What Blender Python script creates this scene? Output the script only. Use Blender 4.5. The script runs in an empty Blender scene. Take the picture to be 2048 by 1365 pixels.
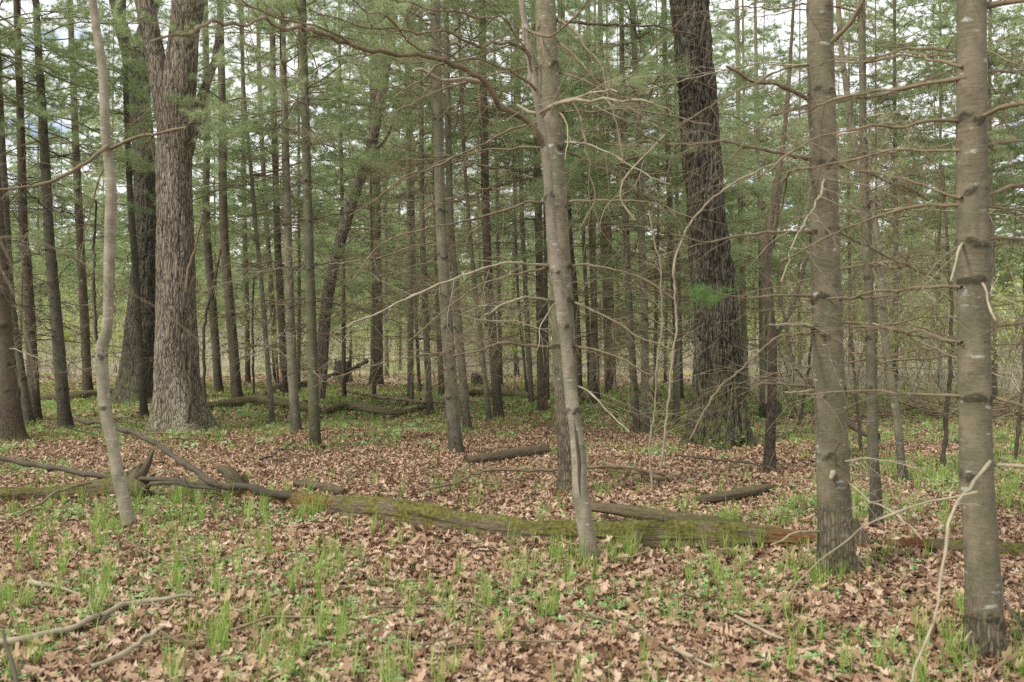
import bpy, math, random
import numpy as np
from mathutils import Vector, Matrix

random.seed(7)
rng = np.random.default_rng(11)
C = bpy.context.scene.collection
F = 1991.0; CX = 1024.0; HY = 660.0; EYE = 1.55
PI = math.pi

# ------------------------------------------------------------------ noise
def _h(x, y, z, s):
    h = (x * 374761393 + y * 668265263 + z * 2147483647 + s * 974711) & 0xffffffff
    h = ((h ^ (h >> 13)) * 1274126177) & 0xffffffff
    h = ((h ^ (h >> 16)) * 2246822519) & 0xffffffff
    return ((h ^ (h >> 15)) & 0xffffff) / float(0xffffff)

def vn(p, s=0):
    p = np.asarray(p, float)
    if p.shape[-1] == 2:
        p = np.concatenate([p, np.zeros(p.shape[:-1] + (1,))], -1)
    i = np.floor(p).astype(np.int64); f = p - i; f = f * f * (3 - 2 * f)
    x, y, z = i[..., 0], i[..., 1], i[..., 2]
    r = 0
    for dx in (0, 1):
        wx = f[..., 0] if dx else 1 - f[..., 0]
        for dy in (0, 1):
            wy = f[..., 1] if dy else 1 - f[..., 1]
            for dz in (0, 1):
                wz = f[..., 2] if dz else 1 - f[..., 2]
                r = r + _h(x + dx, y + dy, z + dz, s) * wx * wy * wz
    return r

def fbm(p, s=0, o=4):
    p = np.asarray(p, float); a = 0.5; r = 0; t = 0
    for k in range(o):
        r = r + a * vn(p * (2 ** k), s + k * 17); t += a; a *= 0.5
    return r / t

def gh(x, y):
    """height of the forest floor"""
    p = np.stack([np.asarray(x, float), np.asarray(y, float)], -1)
    return (fbm(p * 0.35, 3, 3) - 0.5) * 0.16 + (vn(p * 1.9, 9) - 0.5) * 0.03

def W(px, py, Y):
    return np.array([(px - CX) / F * Y, Y, EYE + (HY - py) / F * Y])

def depth(by):
    return EYE * F / (by - HY)

# ------------------------------------------------------------------ mesh helpers
class MB:
    def __init__(self):
        self.v = []; self.q = []; self.t = []; self.n = 0; self.qm = []; self.tm = []; self.uv = None; self.at = {}
    def add(self, V, Q=None, T=None, m=0):
        V = np.asarray(V, float).reshape(-1, 3)
        if Q is not None and len(Q):
            Q = np.asarray(Q).reshape(-1, 4); self.q.append(Q + self.n); self.qm.append(np.full(len(Q), m))
        if T is not None and len(T):
            T = np.asarray(T).reshape(-1, 3); self.t.append(T + self.n); self.tm.append(np.full(len(T), m))
        self.v.append(V); self.n += len(V)
    def arrays(self):
        V = np.concatenate(self.v)
        Q = np.concatenate(self.q) if self.q else np.zeros((0, 4), int)
        T = np.concatenate(self.t) if self.t else np.zeros((0, 3), int)
        mi = np.concatenate(([*self.qm] if self.q else []) + ([*self.tm] if self.t else [])) if (self.q or self.t) else np.zeros(0)
        return V, Q, T, mi
    def mesh(self, name, mats, smooth=True):
        V, Q, T, mi = self.arrays()
        return raw_mesh(name, V, Q, T, mi, mats, smooth)

def raw_mesh(name, V, Q, T, mi, mats, smooth=True):
    me = bpy.data.meshes.new(name)
    me.vertices.add(len(V)); me.vertices.foreach_set('co', np.ascontiguousarray(V, np.float32).ravel())
    nl = len(Q) * 4 + len(T) * 3
    me.loops.add(nl)
    me.loops.foreach_set('vertex_index', np.concatenate([Q.ravel(), T.ravel()]).astype(np.int32))
    npoly = len(Q) + len(T)
    me.polygons.add(npoly)
    st = np.concatenate([np.arange(len(Q)) * 4, len(Q) * 4 + np.arange(len(T)) * 3]).astype(np.int32)
    me.polygons.foreach_set('loop_start', st)
    me.polygons.foreach_set('material_index', np.asarray(mi, np.int32))
    me.polygons.foreach_set('use_smooth', np.full(npoly, smooth))
    for m in (mats if isinstance(mats, (list, tuple)) else [mats]):
        me.materials.append(m)
    me.update(calc_edges=True)
    return me

def attr(me, name, vals):
    a = me.attributes.new(name, 'FLOAT', 'POINT')
    a.data.foreach_set('value', np.asarray(vals, np.float32))

def uvset(me, uvv):
    """per-vertex uv pairs"""
    uv = me.uv_layers.new(name='UVMap')
    li = np.empty(len(me.loops), np.int32); me.loops.foreach_get('vertex_index', li)
    uv.data.foreach_set('uv', np.asarray(uvv, np.float32)[li].ravel())

def spline(P, step):
    """Catmull-Rom resample of control rows (any dimension)"""
    P = np.asarray(P, float)
    if len(P) == 2:
        L = np.linalg.norm(P[1, :3] - P[0, :3]); n = max(2, int(L / step) + 1)
        t = np.linspace(0, 1, n)[:, None]; return P[0] * (1 - t) + P[1] * t
    E = np.vstack([2 * P[0] - P[1], P, 2 * P[-1] - P[-2]]); out = []
    for i in range(1, len(E) - 2):
        p0, p1, p2, p3 = E[i - 1], E[i], E[i + 1], E[i + 2]
        n = max(1, int(np.linalg.norm(p2[:3] - p1[:3]) / step))
        t = (np.arange(n) / n)[:, None]
        out.append(0.5 * (2 * p1 + (p2 - p0) * t + (2 * p0 - 5 * p1 + 4 * p2 - p3) * t * t + (3 * p1 - p0 - 3 * p2 + p3) * t ** 3))
    out.append(P[-1:]); return np.vstack(out)

def frames(P):
    T = np.gradient(P, axis=0); T /= (np.linalg.norm(T, axis=1)[:, None] + 1e-9)
    up = np.array([0, 1, 0.]) if abs(T[0, 2]) > 0.6 else np.array([0, 0, 1.])
    A = np.zeros_like(P); a = up - T[0] * up.dot(T[0]); a /= np.linalg.norm(a) + 1e-9
    for i in range(len(P)):
        a = a - T[i] * a.dot(T[i]); a /= np.linalg.norm(a) + 1e-9; A[i] = a
    B = np.cross(T, A); return T, A, B

def ring(P, R, k):
    T, A, B = frames(P); th = np.arange(k) / k * 2 * PI
    D = A[:, None, :] * np.cos(th)[None, :, None] + B[:, None, :] * np.sin(th)[None, :, None]
    R = np.asarray(R, float)
    if R.ndim == 1: R = R[:, None]
    return P[:, None, :] + D * R[..., None], D, th

def gridq(n, k):
    i = np.arange(n - 1)[:, None] * k; j = np.arange(k)[None]; j2 = (j + 1) % k
    return np.stack([i + j, i + j2, i + k + j2, i + k + j], -1).reshape(-1, 4)

def tube(mb, P, R, k=4, m=0):
    P = np.asarray(P, float)
    V, _, _ = ring(P, R, k); n = len(P)
    V = V.reshape(-1, 3)
    T = None
    V = np.vstack([V, P[-1:] + (P[-1] - P[-2]) * 0.3])
    b = (n - 1) * k; T = [(b + j, b + (j + 1) % k, n * k) for j in range(k)]
    mb.add(V, gridq(n, k), T, m)

def link(name, me, parent=None, loc=None):
    o = bpy.data.objects.new(name, me); C.objects.link(o)
    if parent is not None: o.parent = parent
    if loc is not None: o.location = loc
    return o

def thing(name, label, cat, loc, group=None):
    o = bpy.data.objects.new(name, None); C.objects.link(o); o.empty_display_size = 0.2
    o.location = loc; o['label'] = label; o['category'] = cat
    if group: o['group'] = group
    return o

def tag(o, label, cat, group=None):
    o['label'] = label; o['category'] = cat
    if group: o['group'] = group
    return o

# ------------------------------------------------------------------ materials
class NT:
    def __init__(self, name):
        self.m = bpy.data.materials.new(name); self.m.use_nodes = True
        self.t = self.m.node_tree; self.n = self.t.nodes; self.l = self.t.links
        self.b = self.n['Principled BSDF']; self.out = self.n['Material Output']
        self.b.inputs['Roughness'].default_value = 0.85
        self.b.inputs['Specular IOR Level'].default_value = 0.25
    def new(self, t, **k):
        n = self.n.new(t)
        for a, v in k.items(): setattr(n, a, v)
        return n
    def con(self, a, b): self.l.new(a, b)
    def val(self, sock, v):
        if hasattr(v, 'is_output') or isinstance(v, bpy.types.NodeSocket): self.l.new(v, sock)
        else: sock.default_value = v
    def mapping(self, src='Object', scale=(1, 1, 1), loc=(0, 0, 0), rot=(0, 0, 0)):
        tc = self.new('ShaderNodeTexCoord'); mp = self.new('ShaderNodeMapping')
        mp.inputs['Scale'].default_value = scale; mp.inputs['Location'].default_value = loc; mp.inputs['Rotation'].default_value = rot
        self.con(tc.outputs[src], mp.inputs['Vector']); return mp.outputs[0]
    def noise(self, vec, scale=5, detail=4, rough=0.55, dist=0):
        n = self.new('ShaderNodeTexNoise'); n.inputs['Scale'].default_value = scale
        n.inputs['Detail'].default_value = detail; n.inputs['Roughness'].default_value = rough; n.inputs['Distortion'].default_value = dist
        self.con(vec, n.inputs['Vector']); return n.outputs['Fac']
    def voro(self, vec, scale=5, feature='DISTANCE_TO_EDGE', rand=1):
        n = self.new('ShaderNodeTexVoronoi', feature=feature); n.inputs['Scale'].default_value = scale
        n.inputs['Randomness'].default_value = rand
        self.con(vec, n.inputs['Vector']); return n.outputs['Distance']
    def ramp(self, fac, stops):
        r = self.new('ShaderNodeValToRGB'); e = r.color_ramp.elements
        while len(e) < len(stops): e.new(0.5)
        for x, (p, c) in zip(e, stops):
            x.position = p; x.color = (*c, 1) if len(c) == 3 else c
        self.val(r.inputs[0], fac); return r.outputs[0]
    def step(self, fac, a, b):
        r = self.new('ShaderNodeMapRange', interpolation_type='SMOOTHSTEP')
        r.inputs[1].default_value = a; r.inputs[2].default_value = b
        self.con(fac, r.inputs[0]); return r.outputs[0]
    def math(self, op, a, b=0.5, clamp=False):
        n = self.new('ShaderNodeMath', operation=op); n.use_clamp = clamp
        self.val(n.inputs[0], a); self.val(n.inputs[1], b); return n.outputs[0]
    def mix(self, f, a, b, mode='MIX'):
        n = self.new('ShaderNodeMix', data_type='RGBA', blend_type=mode)
        self.val(n.inputs[0], f)
        for s, v in ((n.inputs[6], a), (n.inputs[7], b)):
            self.val(s, (*v, 1) if isinstance(v, tuple) and len(v) == 3 else v)
        return n.outputs[2]
    def attr(self, name):
        n = self.new('ShaderNodeAttribute'); n.attribute_name = name; return n.outputs['Fac']
    def bump(self, h, strength=0.5, dist=0.02):
        b = self.new('ShaderNodeBump'); b.inputs['Strength'].default_value = strength; b.inputs['Distance'].default_value = dist
        self.con(h, b.inputs['Height']); self.con(b.outputs[0], self.b.inputs['Normal'])
    def color(self, c): self.val(self.b.inputs['Base Color'], c)
    def island(self): return self.new('ShaderNodeNewGeometry').outputs['Random Per Island']
    def nz(self):
        g = self.new('ShaderNodeNewGeometry'); s = self.new('ShaderNodeSeparateXYZ')
        self.con(g.outputs['Normal'], s.inputs[0]); return s.outputs[2]
    def orand(self): return self.new('ShaderNodeObjectInfo').outputs['Random']

MOSS = (0.10, 0.118, 0.032)

def mat_oak(name, dark, mid, light, lich, moss_amt=0.6):
    t = NT(name); v = t.mapping('Object', (1, 1, 0.11)); v2 = t.mapping('Object', (1, 1, 0.35))
    big = t.noise(v, 16, 3, 0.6, 0.6); fine = t.noise(v2, 55, 5, 0.65)
    w = t.new('ShaderNodeVectorMath', operation='MULTIPLY_ADD')
    nn = t.new('ShaderNodeTexNoise'); nn.inputs['Scale'].default_value = 9; t.con(v2, nn.inputs['Vector'])
    t.con(nn.outputs['Color'], w.inputs[0]); w.inputs[1].default_value = (0.09, 0.09, 0.09); t.con(v, w.inputs[2])
    cr = t.voro(w.outputs[0], 34); crk = t.step(cr, 0.0, 0.16)
    hgt = t.math('ADD', t.math('MULTIPLY', crk, 0.8), t.math('MULTIPLY', fine, 0.5))
    fur = t.attr('furrow')
    base = t.ramp(t.math('ADD', t.math('MULTIPLY', fine, 0.6), t.math('MULTIPLY', big, 0.4)), [(0.3, mid), (0.62, light)])
    col = t.mix(t.math('ADD', t.math('MULTIPLY', crk, .75), .25), dark, base)
    col = t.mix(t.math('MULTIPLY', t.step(fur, 0.42, 0.04), .9), col, dark)
    patch = t.noise(t.mapping('Object', (1, 1, 0.6)), 2.3, 4, 0.6)
    l = t.math('MULTIPLY', t.step(patch, 0.52, 0.68), t.step(t.noise(v2, 40, 3), 0.5, 0.62))
    col = t.mix(t.math('MULTIPLY', l, 0.75), col, lich)
    ms = t.math('MULTIPLY', t.attr('moss'), t.step(t.noise(t.mapping('Object'), 9, 4), 0.38, 0.62))
    col = t.mix(t.math('MULTIPLY', ms, moss_amt), col, MOSS)
    t.color(col); t.bump(hgt, 0.9, 0.02); t.b.inputs['Roughness'].default_value = 0.95; return t.m

def mat_pine(name, smooth_a, smooth_b, rough_a, rough_b, moss_bias=0.0, white=0.5):
    t = NT(name)
    vh = t.mapping('Object', (1, 1, 7)); vo = t.mapping('Object'); vs = t.mapping('Object', (1, 1, 0.3))
    band = t.noise(vh, 14, 5, 0.62); grain = t.noise(vh, 60, 3, 0.6); large = t.noise(vo, 5, 3)
    s = t.ramp(t.math('ADD', t.math('MULTIPLY', band, 0.6), t.math('MULTIPLY', grain, 0.4)), [(0.36, smooth_a), (0.64, smooth_b)])
    s = t.mix(t.math('MULTIPLY', t.step(t.noise(t.mapping('Object', (1, 1, .5)), 11, 4, .65), .42, .62), .45), s, tuple(c * 1.25 for c in smooth_b))
    s = t.mix(t.math('MULTIPLY', t.step(large, 0.45, 0.68), 0.5), s, (0.105, 0.12, 0.062))
    dots = t.math('MULTIPLY', t.step(t.noise(t.mapping('Object', (1, 1, 1.5)), 60, 2), 0.66, 0.72), 0.5)
    s = t.mix(dots, s, tuple(c * 0.35 for c in smooth_a))
    wp = t.math('MULTIPLY', t.step(t.noise(t.mapping('Object', (1, 1, 2.6), loc=(3, 1, 5)), 8.5, 4, 0.6), 0.61, 0.70), white)
    s = t.mix(wp, s, (0.46, 0.49, 0.44))
    cr = t.step(t.voro(t.mapping('Object', (1, 1, .2)), 58), 0.0, 0.22); rn = t.noise(vs, 60, 4)
    r = t.mix(cr, tuple(c * 0.65 for c in rough_a), t.ramp(rn, [(0.3, rough_a), (0.65, rough_b)]))
    rr = t.step(t.math('ADD', t.attr('rough'), t.math('MULTIPLY', t.math('SUBTRACT', large, 0.5), 0.9)), 0.1, 0.95)
    col = t.mix(rr, s, r)
    cl = t.math('MULTIPLY', t.step(t.attr('collar'), 0.12, 0.6), t.step(t.math('ADD', t.noise(t.mapping('Object', (1, 1, 2)), 42, 4), t.math('MULTIPLY', t.attr('collar'), .25)), 0.42, 0.66))
    col = t.mix(t.math('MULTIPLY', cl, 0.8), col, (0.028, 0.023, 0.014))
    ms = t.math('MULTIPLY', t.math('ADD', t.attr('moss'), moss_bias, True), t.step(t.noise(vo, 11, 4), 0.38, 0.65))
    col = t.mix(t.math('MULTIPLY', ms, 0.75), col, tuple(c * 0.7 for c in MOSS))
    vary = t.math('ADD', t.math('MULTIPLY', t.orand(), 0.35), 0.8)
    cc = t.new('ShaderNodeCombineColor'); [t.con(vary, cc.inputs[i]) for i in range(3)]
    col = t.mix(1.0, col, cc.outputs[0], 'MULTIPLY')
    t.color(col)
    h = t.math('ADD', t.math('MULTIPLY', grain, 0.25), t.math('MULTIPLY', t.math('MULTIPLY', cr, rr), 0.7))
    h = t.math('ADD', h, t.math('MULTIPLY', band, 0.2)); t.bump(h, 0.7, 0.012); return t.m

def mat_twig(name, a, b, rnd=True):
    t = NT(name); n = t.noise(t.mapping('Object'), 14, 3)
    col = t.ramp(n, [(0.3, a), (0.7, b)])
    col = t.mix(t.math('MULTIPLY', t.island(), 0.5), col, tuple(min(1, c * 1.45) for c in b)) if rnd else col
    t.color(col); return t.m

def leafy(name, stops, transl=0.35, src='island', rough=0.6, nscale=None, ncol=None):
    t = NT(name); f = t.island() if src == 'island' else t.noise(t.mapping('Object'), nscale or 1.2, 3)
    col = t.ramp(f, stops)
    if ncol: col = t.mix(t.math('MULTIPLY', t.step(t.noise(t.mapping('Object'), nscale, 3), 0.4, 0.65), 0.8), col, ncol)
    t.color(col); t.b.inputs['Roughness'].default_value = rough
    tr = t.new('ShaderNodeBsdfTranslucent'); t.con(col, tr.inputs[0])
    ms = t.new('ShaderNodeMixShader'); ms.inputs[0].default_value = transl
    t.con(t.b.outputs[0], ms.inputs[1]); t.con(tr.outputs[0], ms.inputs[2]); t.con(ms.outputs[0], t.out.inputs[0]); return t.m

M = {}
M['oak_light'] = mat_oak('oak_bark_light', (0.055, 0.043, 0.032), (0.18, 0.147, 0.112), (0.345, 0.29, 0.228), (0.36, 0.36, 0.30), 0.5)
M['oak_mid'] = mat_oak('oak_bark_grey', (0.05, 0.042, 0.033), (0.15, 0.125, 0.095), (0.30, 0.255, 0.20), (0.26, 0.27, 0.22), 0.5)
M['oak_dark'] = mat_oak('oak_bark_dark', (0.009, 0.008, 0.006), (0.044, 0.037, 0.027), (0.128, 0.108, 0.079), (0.20, 0.225, 0.185), 0.85)
M['oak_mid_dark'] = mat_oak('oak_bark_mid_dark', (0.018, 0.016, 0.013), (0.065, 0.055, 0.043), (0.15, 0.13, 0.10), (0.14, 0.15, 0.12), 0.6)  # dark grey-brown bark of the forked oak and the stumps
M['pine_smooth'] = mat_pine('pine_bark_smooth', (0.082, 0.070, 0.045), (0.215, 0.184, 0.125), (0.072, 0.058, 0.040), (0.22, 0.182, 0.125), 0, .75)
M['pine_grey'] = mat_pine('pine_bark_grey', (0.080, 0.072, 0.048), (0.19, 0.172, 0.118), (0.07, 0.058, 0.045), (0.18, 0.15, 0.12))
M['pine_dark'] = mat_pine('pine_bark_dark', (0.045, 0.039, 0.03), (0.12, 0.104, 0.078), (0.043, 0.034, 0.027), (0.115, 0.092, 0.072), 0, 0.3)
M['pine_red'] = mat_pine('pine_bark_reddish', (0.06, 0.045, 0.032), (0.15, 0.115, 0.082), (0.055, 0.04, 0.03), (0.155, 0.115, 0.083), 0, 0.2)
M['pine_moss'] = mat_pine('pine_bark_mossy', (0.04, 0.038, 0.027), (0.12, 0.11, 0.08), (0.035, 0.03, 0.022), (0.09, 0.075, 0.055), 0.8, 0.4)
M['sapling'] = mat_pine('sapling_bark', (0.155, 0.13, 0.095), (0.31, 0.27, 0.205), (0.14, 0.12, 0.09), (0.30, 0.26, 0.20), 0.05, 0.7)
M['branch'] = mat_twig('dead_branch_bark', (0.078, 0.060, 0.036), (0.195, 0.152, 0.095))
M['branch_pale'] = mat_twig('pale_branch_bark', (0.15, 0.125, 0.082), (0.33, 0.285, 0.20))
M['branch_dark'] = mat_twig('dark_branch_bark', (0.035, 0.029, 0.021), (0.09, 0.073, 0.053))
M['brush'] = mat_twig('brush_stems', (0.36, 0.315, 0.25), (0.60, 0.55, 0.46))
M['needle'] = leafy('pine_needles', [(0.3, (0.225, 0.30, 0.145)), (0.5, (0.38, 0.465, 0.24)), (0.72, (0.57, 0.64, 0.36))], 0.64, 'noise', 0.5, 0.8)
M['needle_fresh'] = leafy('fresh_pine_needles', [(0.0, (0.10, 0.21, 0.05)), (1.0, (0.2, 0.33, 0.11))], 0.4)
M['leaf'] = leafy('dry_oak_leaves', [(0.0, (0.11, 0.055, 0.03)), (0.15, (0.22, 0.125, 0.072)), (0.42, (0.345, 0.22, 0.142)), (0.8, (0.45, 0.31, 0.212)), (1.0, (0.55, 0.42, 0.31))], 0.12, 'island', 0.7)
M['grass'] = leafy('spring_grass', [(0.0, (0.16, 0.29, 0.05)), (0.5, (0.28, 0.42, 0.085)), (0.8, (0.40, 0.52, 0.15)), (1.0, (0.54, 0.50, 0.26))], 0.4)
M['herb'] = leafy('herb_leaves', [(0.0, (0.16, 0.29, 0.09)), (0.6, (0.30, 0.43, 0.17)), (1.0, (0.44, 0.55, 0.28))], 0.35)
M['spring'] = leafy('young_yellow_green_leaves', [(0.0, (0.28, 0.38, 0.10)), (0.6, (0.46, 0.54, 0.17)), (1.0, (0.62, 0.62, 0.30))], 0.45)
M['rust'] = leafy('young_rusty_leaves', [(0.0, (0.35, 0.17, 0.07)), (1.0, (0.5, 0.3, 0.12))], 0.4)

def mat_ground():
    t = NT('forest_floor'); v = t.mapping('Object')
    a = t.noise(v, 9, 6, 0.7); b = t.noise(v, 45, 4, 0.7); c = t.noise(v, 0.35, 4, 0.6)
    litter = t.ramp(t.math('ADD', t.math('MULTIPLY', a, 0.5), t.math('MULTIPLY', b, 0.5)),
                    [(0.34, (0.05, 0.03, 0.02)), (0.5, (0.2, 0.125, 0.085)), (0.68, (0.38, 0.25, 0.18))])
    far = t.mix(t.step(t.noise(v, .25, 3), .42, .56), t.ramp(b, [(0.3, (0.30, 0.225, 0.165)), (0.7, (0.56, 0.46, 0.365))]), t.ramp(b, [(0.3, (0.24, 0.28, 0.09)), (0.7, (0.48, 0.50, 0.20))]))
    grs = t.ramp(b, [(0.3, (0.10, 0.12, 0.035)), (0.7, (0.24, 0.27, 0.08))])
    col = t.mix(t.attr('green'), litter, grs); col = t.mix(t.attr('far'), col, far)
    t.color(col); t.bump(t.math('ADD', a, b), 0.8, 0.03); t.b.inputs['Roughness'].default_value = 1; return t.m
M['ground'] = mat_ground()

def mat_log():
    t = NT('mossy_rotten_wood'); v = t.mapping('UV', (3, 26, 1)); o = t.mapping('Object')
    g = t.noise(v, 3.0, 6, 0.65, 0.3); f = t.noise(v, 9, 4)
    wood = t.ramp(t.math('ADD', t.math('MULTIPLY', g, 0.6), t.math('MULTIPLY', f, 0.4)), [(0.36, (0.035, 0.024, 0.016)), (0.5, (0.135, 0.108, 0.068)), (0.66, (0.30, 0.25, 0.165))])
    rot = t.ramp(t.noise(t.mapping('UV', (12, 30, 1)), 2, 5, 0.7), [(0.3, (0.05, 0.025, 0.014)), (0.5, (0.20, 0.085, 0.04)), (0.75, (0.42, 0.21, 0.10))])
    col = t.mix(t.step(t.math('ADD', t.attr('rot'), t.math('MULTIPLY', t.math('SUBTRACT', g, 0.5), 1.2)), 0.45, 0.6), wood, rot)
    mo = t.ramp(t.noise(o, 35, 5, 0.75), [(0.32, (0.036, 0.036, 0.012)), (0.5, (0.115, 0.108, 0.028)), (0.7, (0.25, 0.22, 0.06))])
    mk = t.math('MULTIPLY', t.step(t.math('ADD', t.noise(o, 4.5, 5, 0.65), t.math('MULTIPLY', t.nz(), 0.16)), 0.51, 0.60), t.attr('moss'))
    col = t.mix(mk, col, mo); t.color(col)
    h = t.math('ADD', t.math('MULTIPLY', g, 0.8), t.math('MULTIPLY', t.noise(o, 80, 3), t.math('MULTIPLY', mk, 0.5)))
    t.bump(h, 1.0, 0.02); t.b.inputs['Roughness'].default_value = 0.95; return t.m
M['log'] = mat_log()

def mat_flat(name, c):
    t = NT(name); n = t.noise(t.mapping('Object'), 30, 3)
    t.color(t.ramp(n, [(0.3, tuple(x * 0.7 for x in c)), (0.7, c)])); return t.m
M['ribbon'] = mat_flat('orange_pink_paint', (0.85, 0.30, 0.24))

# ------------------------------------------------------------------ the ground
def greenness(x, y):
    """how much spring green covers the floor at a place"""
    x = np.asarray(x, float); y = np.asarray(y, float)
    p = np.stack([x, y], -1)
    n = fbm(p * 0.55, 41, 3); n2 = fbm(p * 1.7, 77, 2)
    side = np.clip((x / np.maximum(y, 1) - 0.18) / 0.15, 0, 1)
    lim = np.interp(y, [2, 5, 7, 8.5, 9.5, 13.0, 14.5, 17, 24, 27, 31], [0.52, 0.57, 0.54, 0.50, 0.37, 0.36, 0.50, 0.68, 0.74, 0.55, 0.1])
    lim = np.maximum(lim, np.interp(y, [6, 8, 12, 22, 28], [0.4, 0.60, 0.66, 0.66, 0.1]) * side)
    return np.clip((n * 0.65 + n2 * 0.35 - (1 - lim)) / 0.10 + 0.5, 0, 1)

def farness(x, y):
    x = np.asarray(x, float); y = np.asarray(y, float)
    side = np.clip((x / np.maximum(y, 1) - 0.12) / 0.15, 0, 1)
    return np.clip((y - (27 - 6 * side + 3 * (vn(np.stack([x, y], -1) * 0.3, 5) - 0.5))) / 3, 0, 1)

gx = np.concatenate([np.linspace(-400, -42, 30), np.arange(-40, 40.01, 0.25), np.linspace(42, 400, 30)])
gy = np.concatenate([np.linspace(-60, -3, 16), np.arange(-2, 14, 0.15), np.arange(14, 42, 0.4), np.linspace(43, 900, 60)])
X, Y = np.meshgrid(gx, gy); Z = gh(X, Y)
V = np.stack([X, Y, Z], -1).reshape(-1, 3); nx = len(gx); ny = len(gy)
ii = np.arange(ny - 1)[:, None] * nx; jj = np.arange(nx - 1)[None]
Q = np.stack([ii + jj, ii + jj + 1, ii + nx + jj + 1, ii + nx + jj], -1).reshape(-1, 4)
me = raw_mesh('ground', V, Q, np.zeros((0, 3), int), np.zeros(len(Q)), M['ground'])
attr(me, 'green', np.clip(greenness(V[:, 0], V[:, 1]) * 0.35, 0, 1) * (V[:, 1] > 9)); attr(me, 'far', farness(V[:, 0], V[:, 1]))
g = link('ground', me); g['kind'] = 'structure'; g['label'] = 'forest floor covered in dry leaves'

# ------------------------------------------------------------------ scattering (one merged mesh)
def scatter(name, tmpl, pos, yaw, tilt_x, tilt_y, scale, mats, bend=None, smooth=True, mask_variants=None):
    """tmpl: list of (V,Q,T,mi); pos (n,3); returns object"""
    n = len(pos); which = rng.integers(0, len(tmpl), n); Vs, Qs, Ts, Ms_q, Ms_t = [], [], [], [], []; off = 0
    for k, (tv, tq, tt, mi) in enumerate(tmpl):
        idx = np.where(which == k)[0]
        if not len(idx): continue
        c, s = np.cos(yaw[idx]), np.sin(yaw[idx]); cx, sx = np.cos(tilt_x[idx]), np.sin(tilt_x[idx]); cy, sy = np.cos(tilt_y[idx]), np.sin(tilt_y[idx])
        P = np.repeat(tv[None], len(idx), 0).astype(np.float32)
        if bend is not None: P = bend(P, idx)
        P = P * scale[idx][:, None, None]
        x, y, z = P[..., 0], P[..., 1], P[..., 2]
        y, z = y * cx[:, None] - z * sx[:, None], y * sx[:, None] + z * cx[:, None]
        x, z = x * cy[:, None] + z * sy[:, None], -x * sy[:, None] + z * cy[:, None]
        x, y = x * c[:, None] - y * s[:, None], x * s[:, None] + y * c[:, None]
        P = np.stack([x, y, z], -1) + pos[idx][:, None, :]
        o = off + np.arange(len(idx))[:, None, None] * len(tv)
        nq = len(tq)
        if nq: Qs.append((tq[None] + o).reshape(-1, 4)); Ms_q.append(np.tile(mi[:nq], len(idx)))
        if len(tt): Ts.append((tt[None] + o).reshape(-1, 3)); Ms_t.append(np.tile(mi[nq:], len(idx)))
        Vs.append(P.reshape(-1, 3)); off += len(idx) * len(tv)
    Q = np.concatenate(Qs) if Qs else np.zeros((0, 4), int); T = np.concatenate(Ts) if Ts else np.zeros((0, 3), int)
    me = raw_mesh(name, np.concatenate(Vs), Q, T, np.concatenate(Ms_q + Ms_t), mats, smooth)
    return link(name, me)

def wedge(y0, y1, dens, half=0.62, pad=1.0):
    """random ground points in the part of the floor in view, with a margin to each side"""
    ym = max(abs(y0), abs(y1)); n = int(dens * 2 * (half * ym + pad) * (y1 - y0))
    y = rng.uniform(y0, y1, n); x = rng.uniform(-(half * ym + pad), half * ym + pad, n)
    k = np.abs(x) < half * y + pad
    return x[k], y[k]

NOF = np.zeros((0, 3), int); NOQ = np.zeros((0, 4), int)
def leaf_template(out_l, out_r, us):
    n = len(us); V = [(u - 0.5, 0, 0) for u in us] + [(u + d - 0.5, v, 0) for (u, (v, d)) in zip(us, out_l)] + [(u + d - 0.5, -v, 0) for (u, (v, d)) in zip(us, out_r)]
    Q = []
    for i in range(n - 1):
        Q.append((i, i + 1, n + i + 1, n + i)); Q.append((i + 1, i, 2 * n + i, 2 * n + i + 1))
    return np.array(V, float), np.array(Q), NOF, np.zeros(len(Q))
US = [0, .10, .20, .29, .38, .47, .57, .66, .76, .85, .93, 1.0]
def lobes(seed):
    r = random.Random(seed)
    w = [.008, .03, .13, .085, .21, .12, .27, .13, .22, .10, .10, .0]
    return [(a * r.uniform(.75, 1.25), (0.04 if i % 2 == 0 and i > 1 else 0.0)) for i, a in enumerate(w)]
leaf_hi = [leaf_template(lobes(k), lobes(k + 50), US) for k in range(6)]
US2 = [0, .2, .4, .58, .76, 1.0]
def lobes2(seed):
    r = random.Random(seed); w = [.01, .15, .10, .30, .12, .0]
    return [(a * r.uniform(.7, 1.3), 0.0) for a in w]
leaf_mid = [leaf_template(lobes2(k), lobes2(k + 9), US2) for k in range(4)]
leaf_lo = [leaf_template([(.02, 0), (.24, 0), (.0, 0)], [(.02, 0), (.22, 0), (.0, 0)], [0, .5, 1.0])]

def curl(P, idx):
    n = len(idx); a = rng.normal(0.35, 0.85, n)[:, None]; b = rng.normal(0.1, 0.5, n)[:, None]; c = rng.normal(0, 0.7, n)[:, None]
    ph = rng.uniform(0, 6.28, n)[:, None]; rp = rng.uniform(0.0, 0.05, n)[:, None]
    x, y = P[..., 0], P[..., 1]
    P[..., 2] = a * y * y * 2.4 + b * x * x * 1.6 + c * x * y + rp * np.sin(x * 14 + ph) * (np.abs(y) * 6 + 0.3)
    return P

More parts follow.
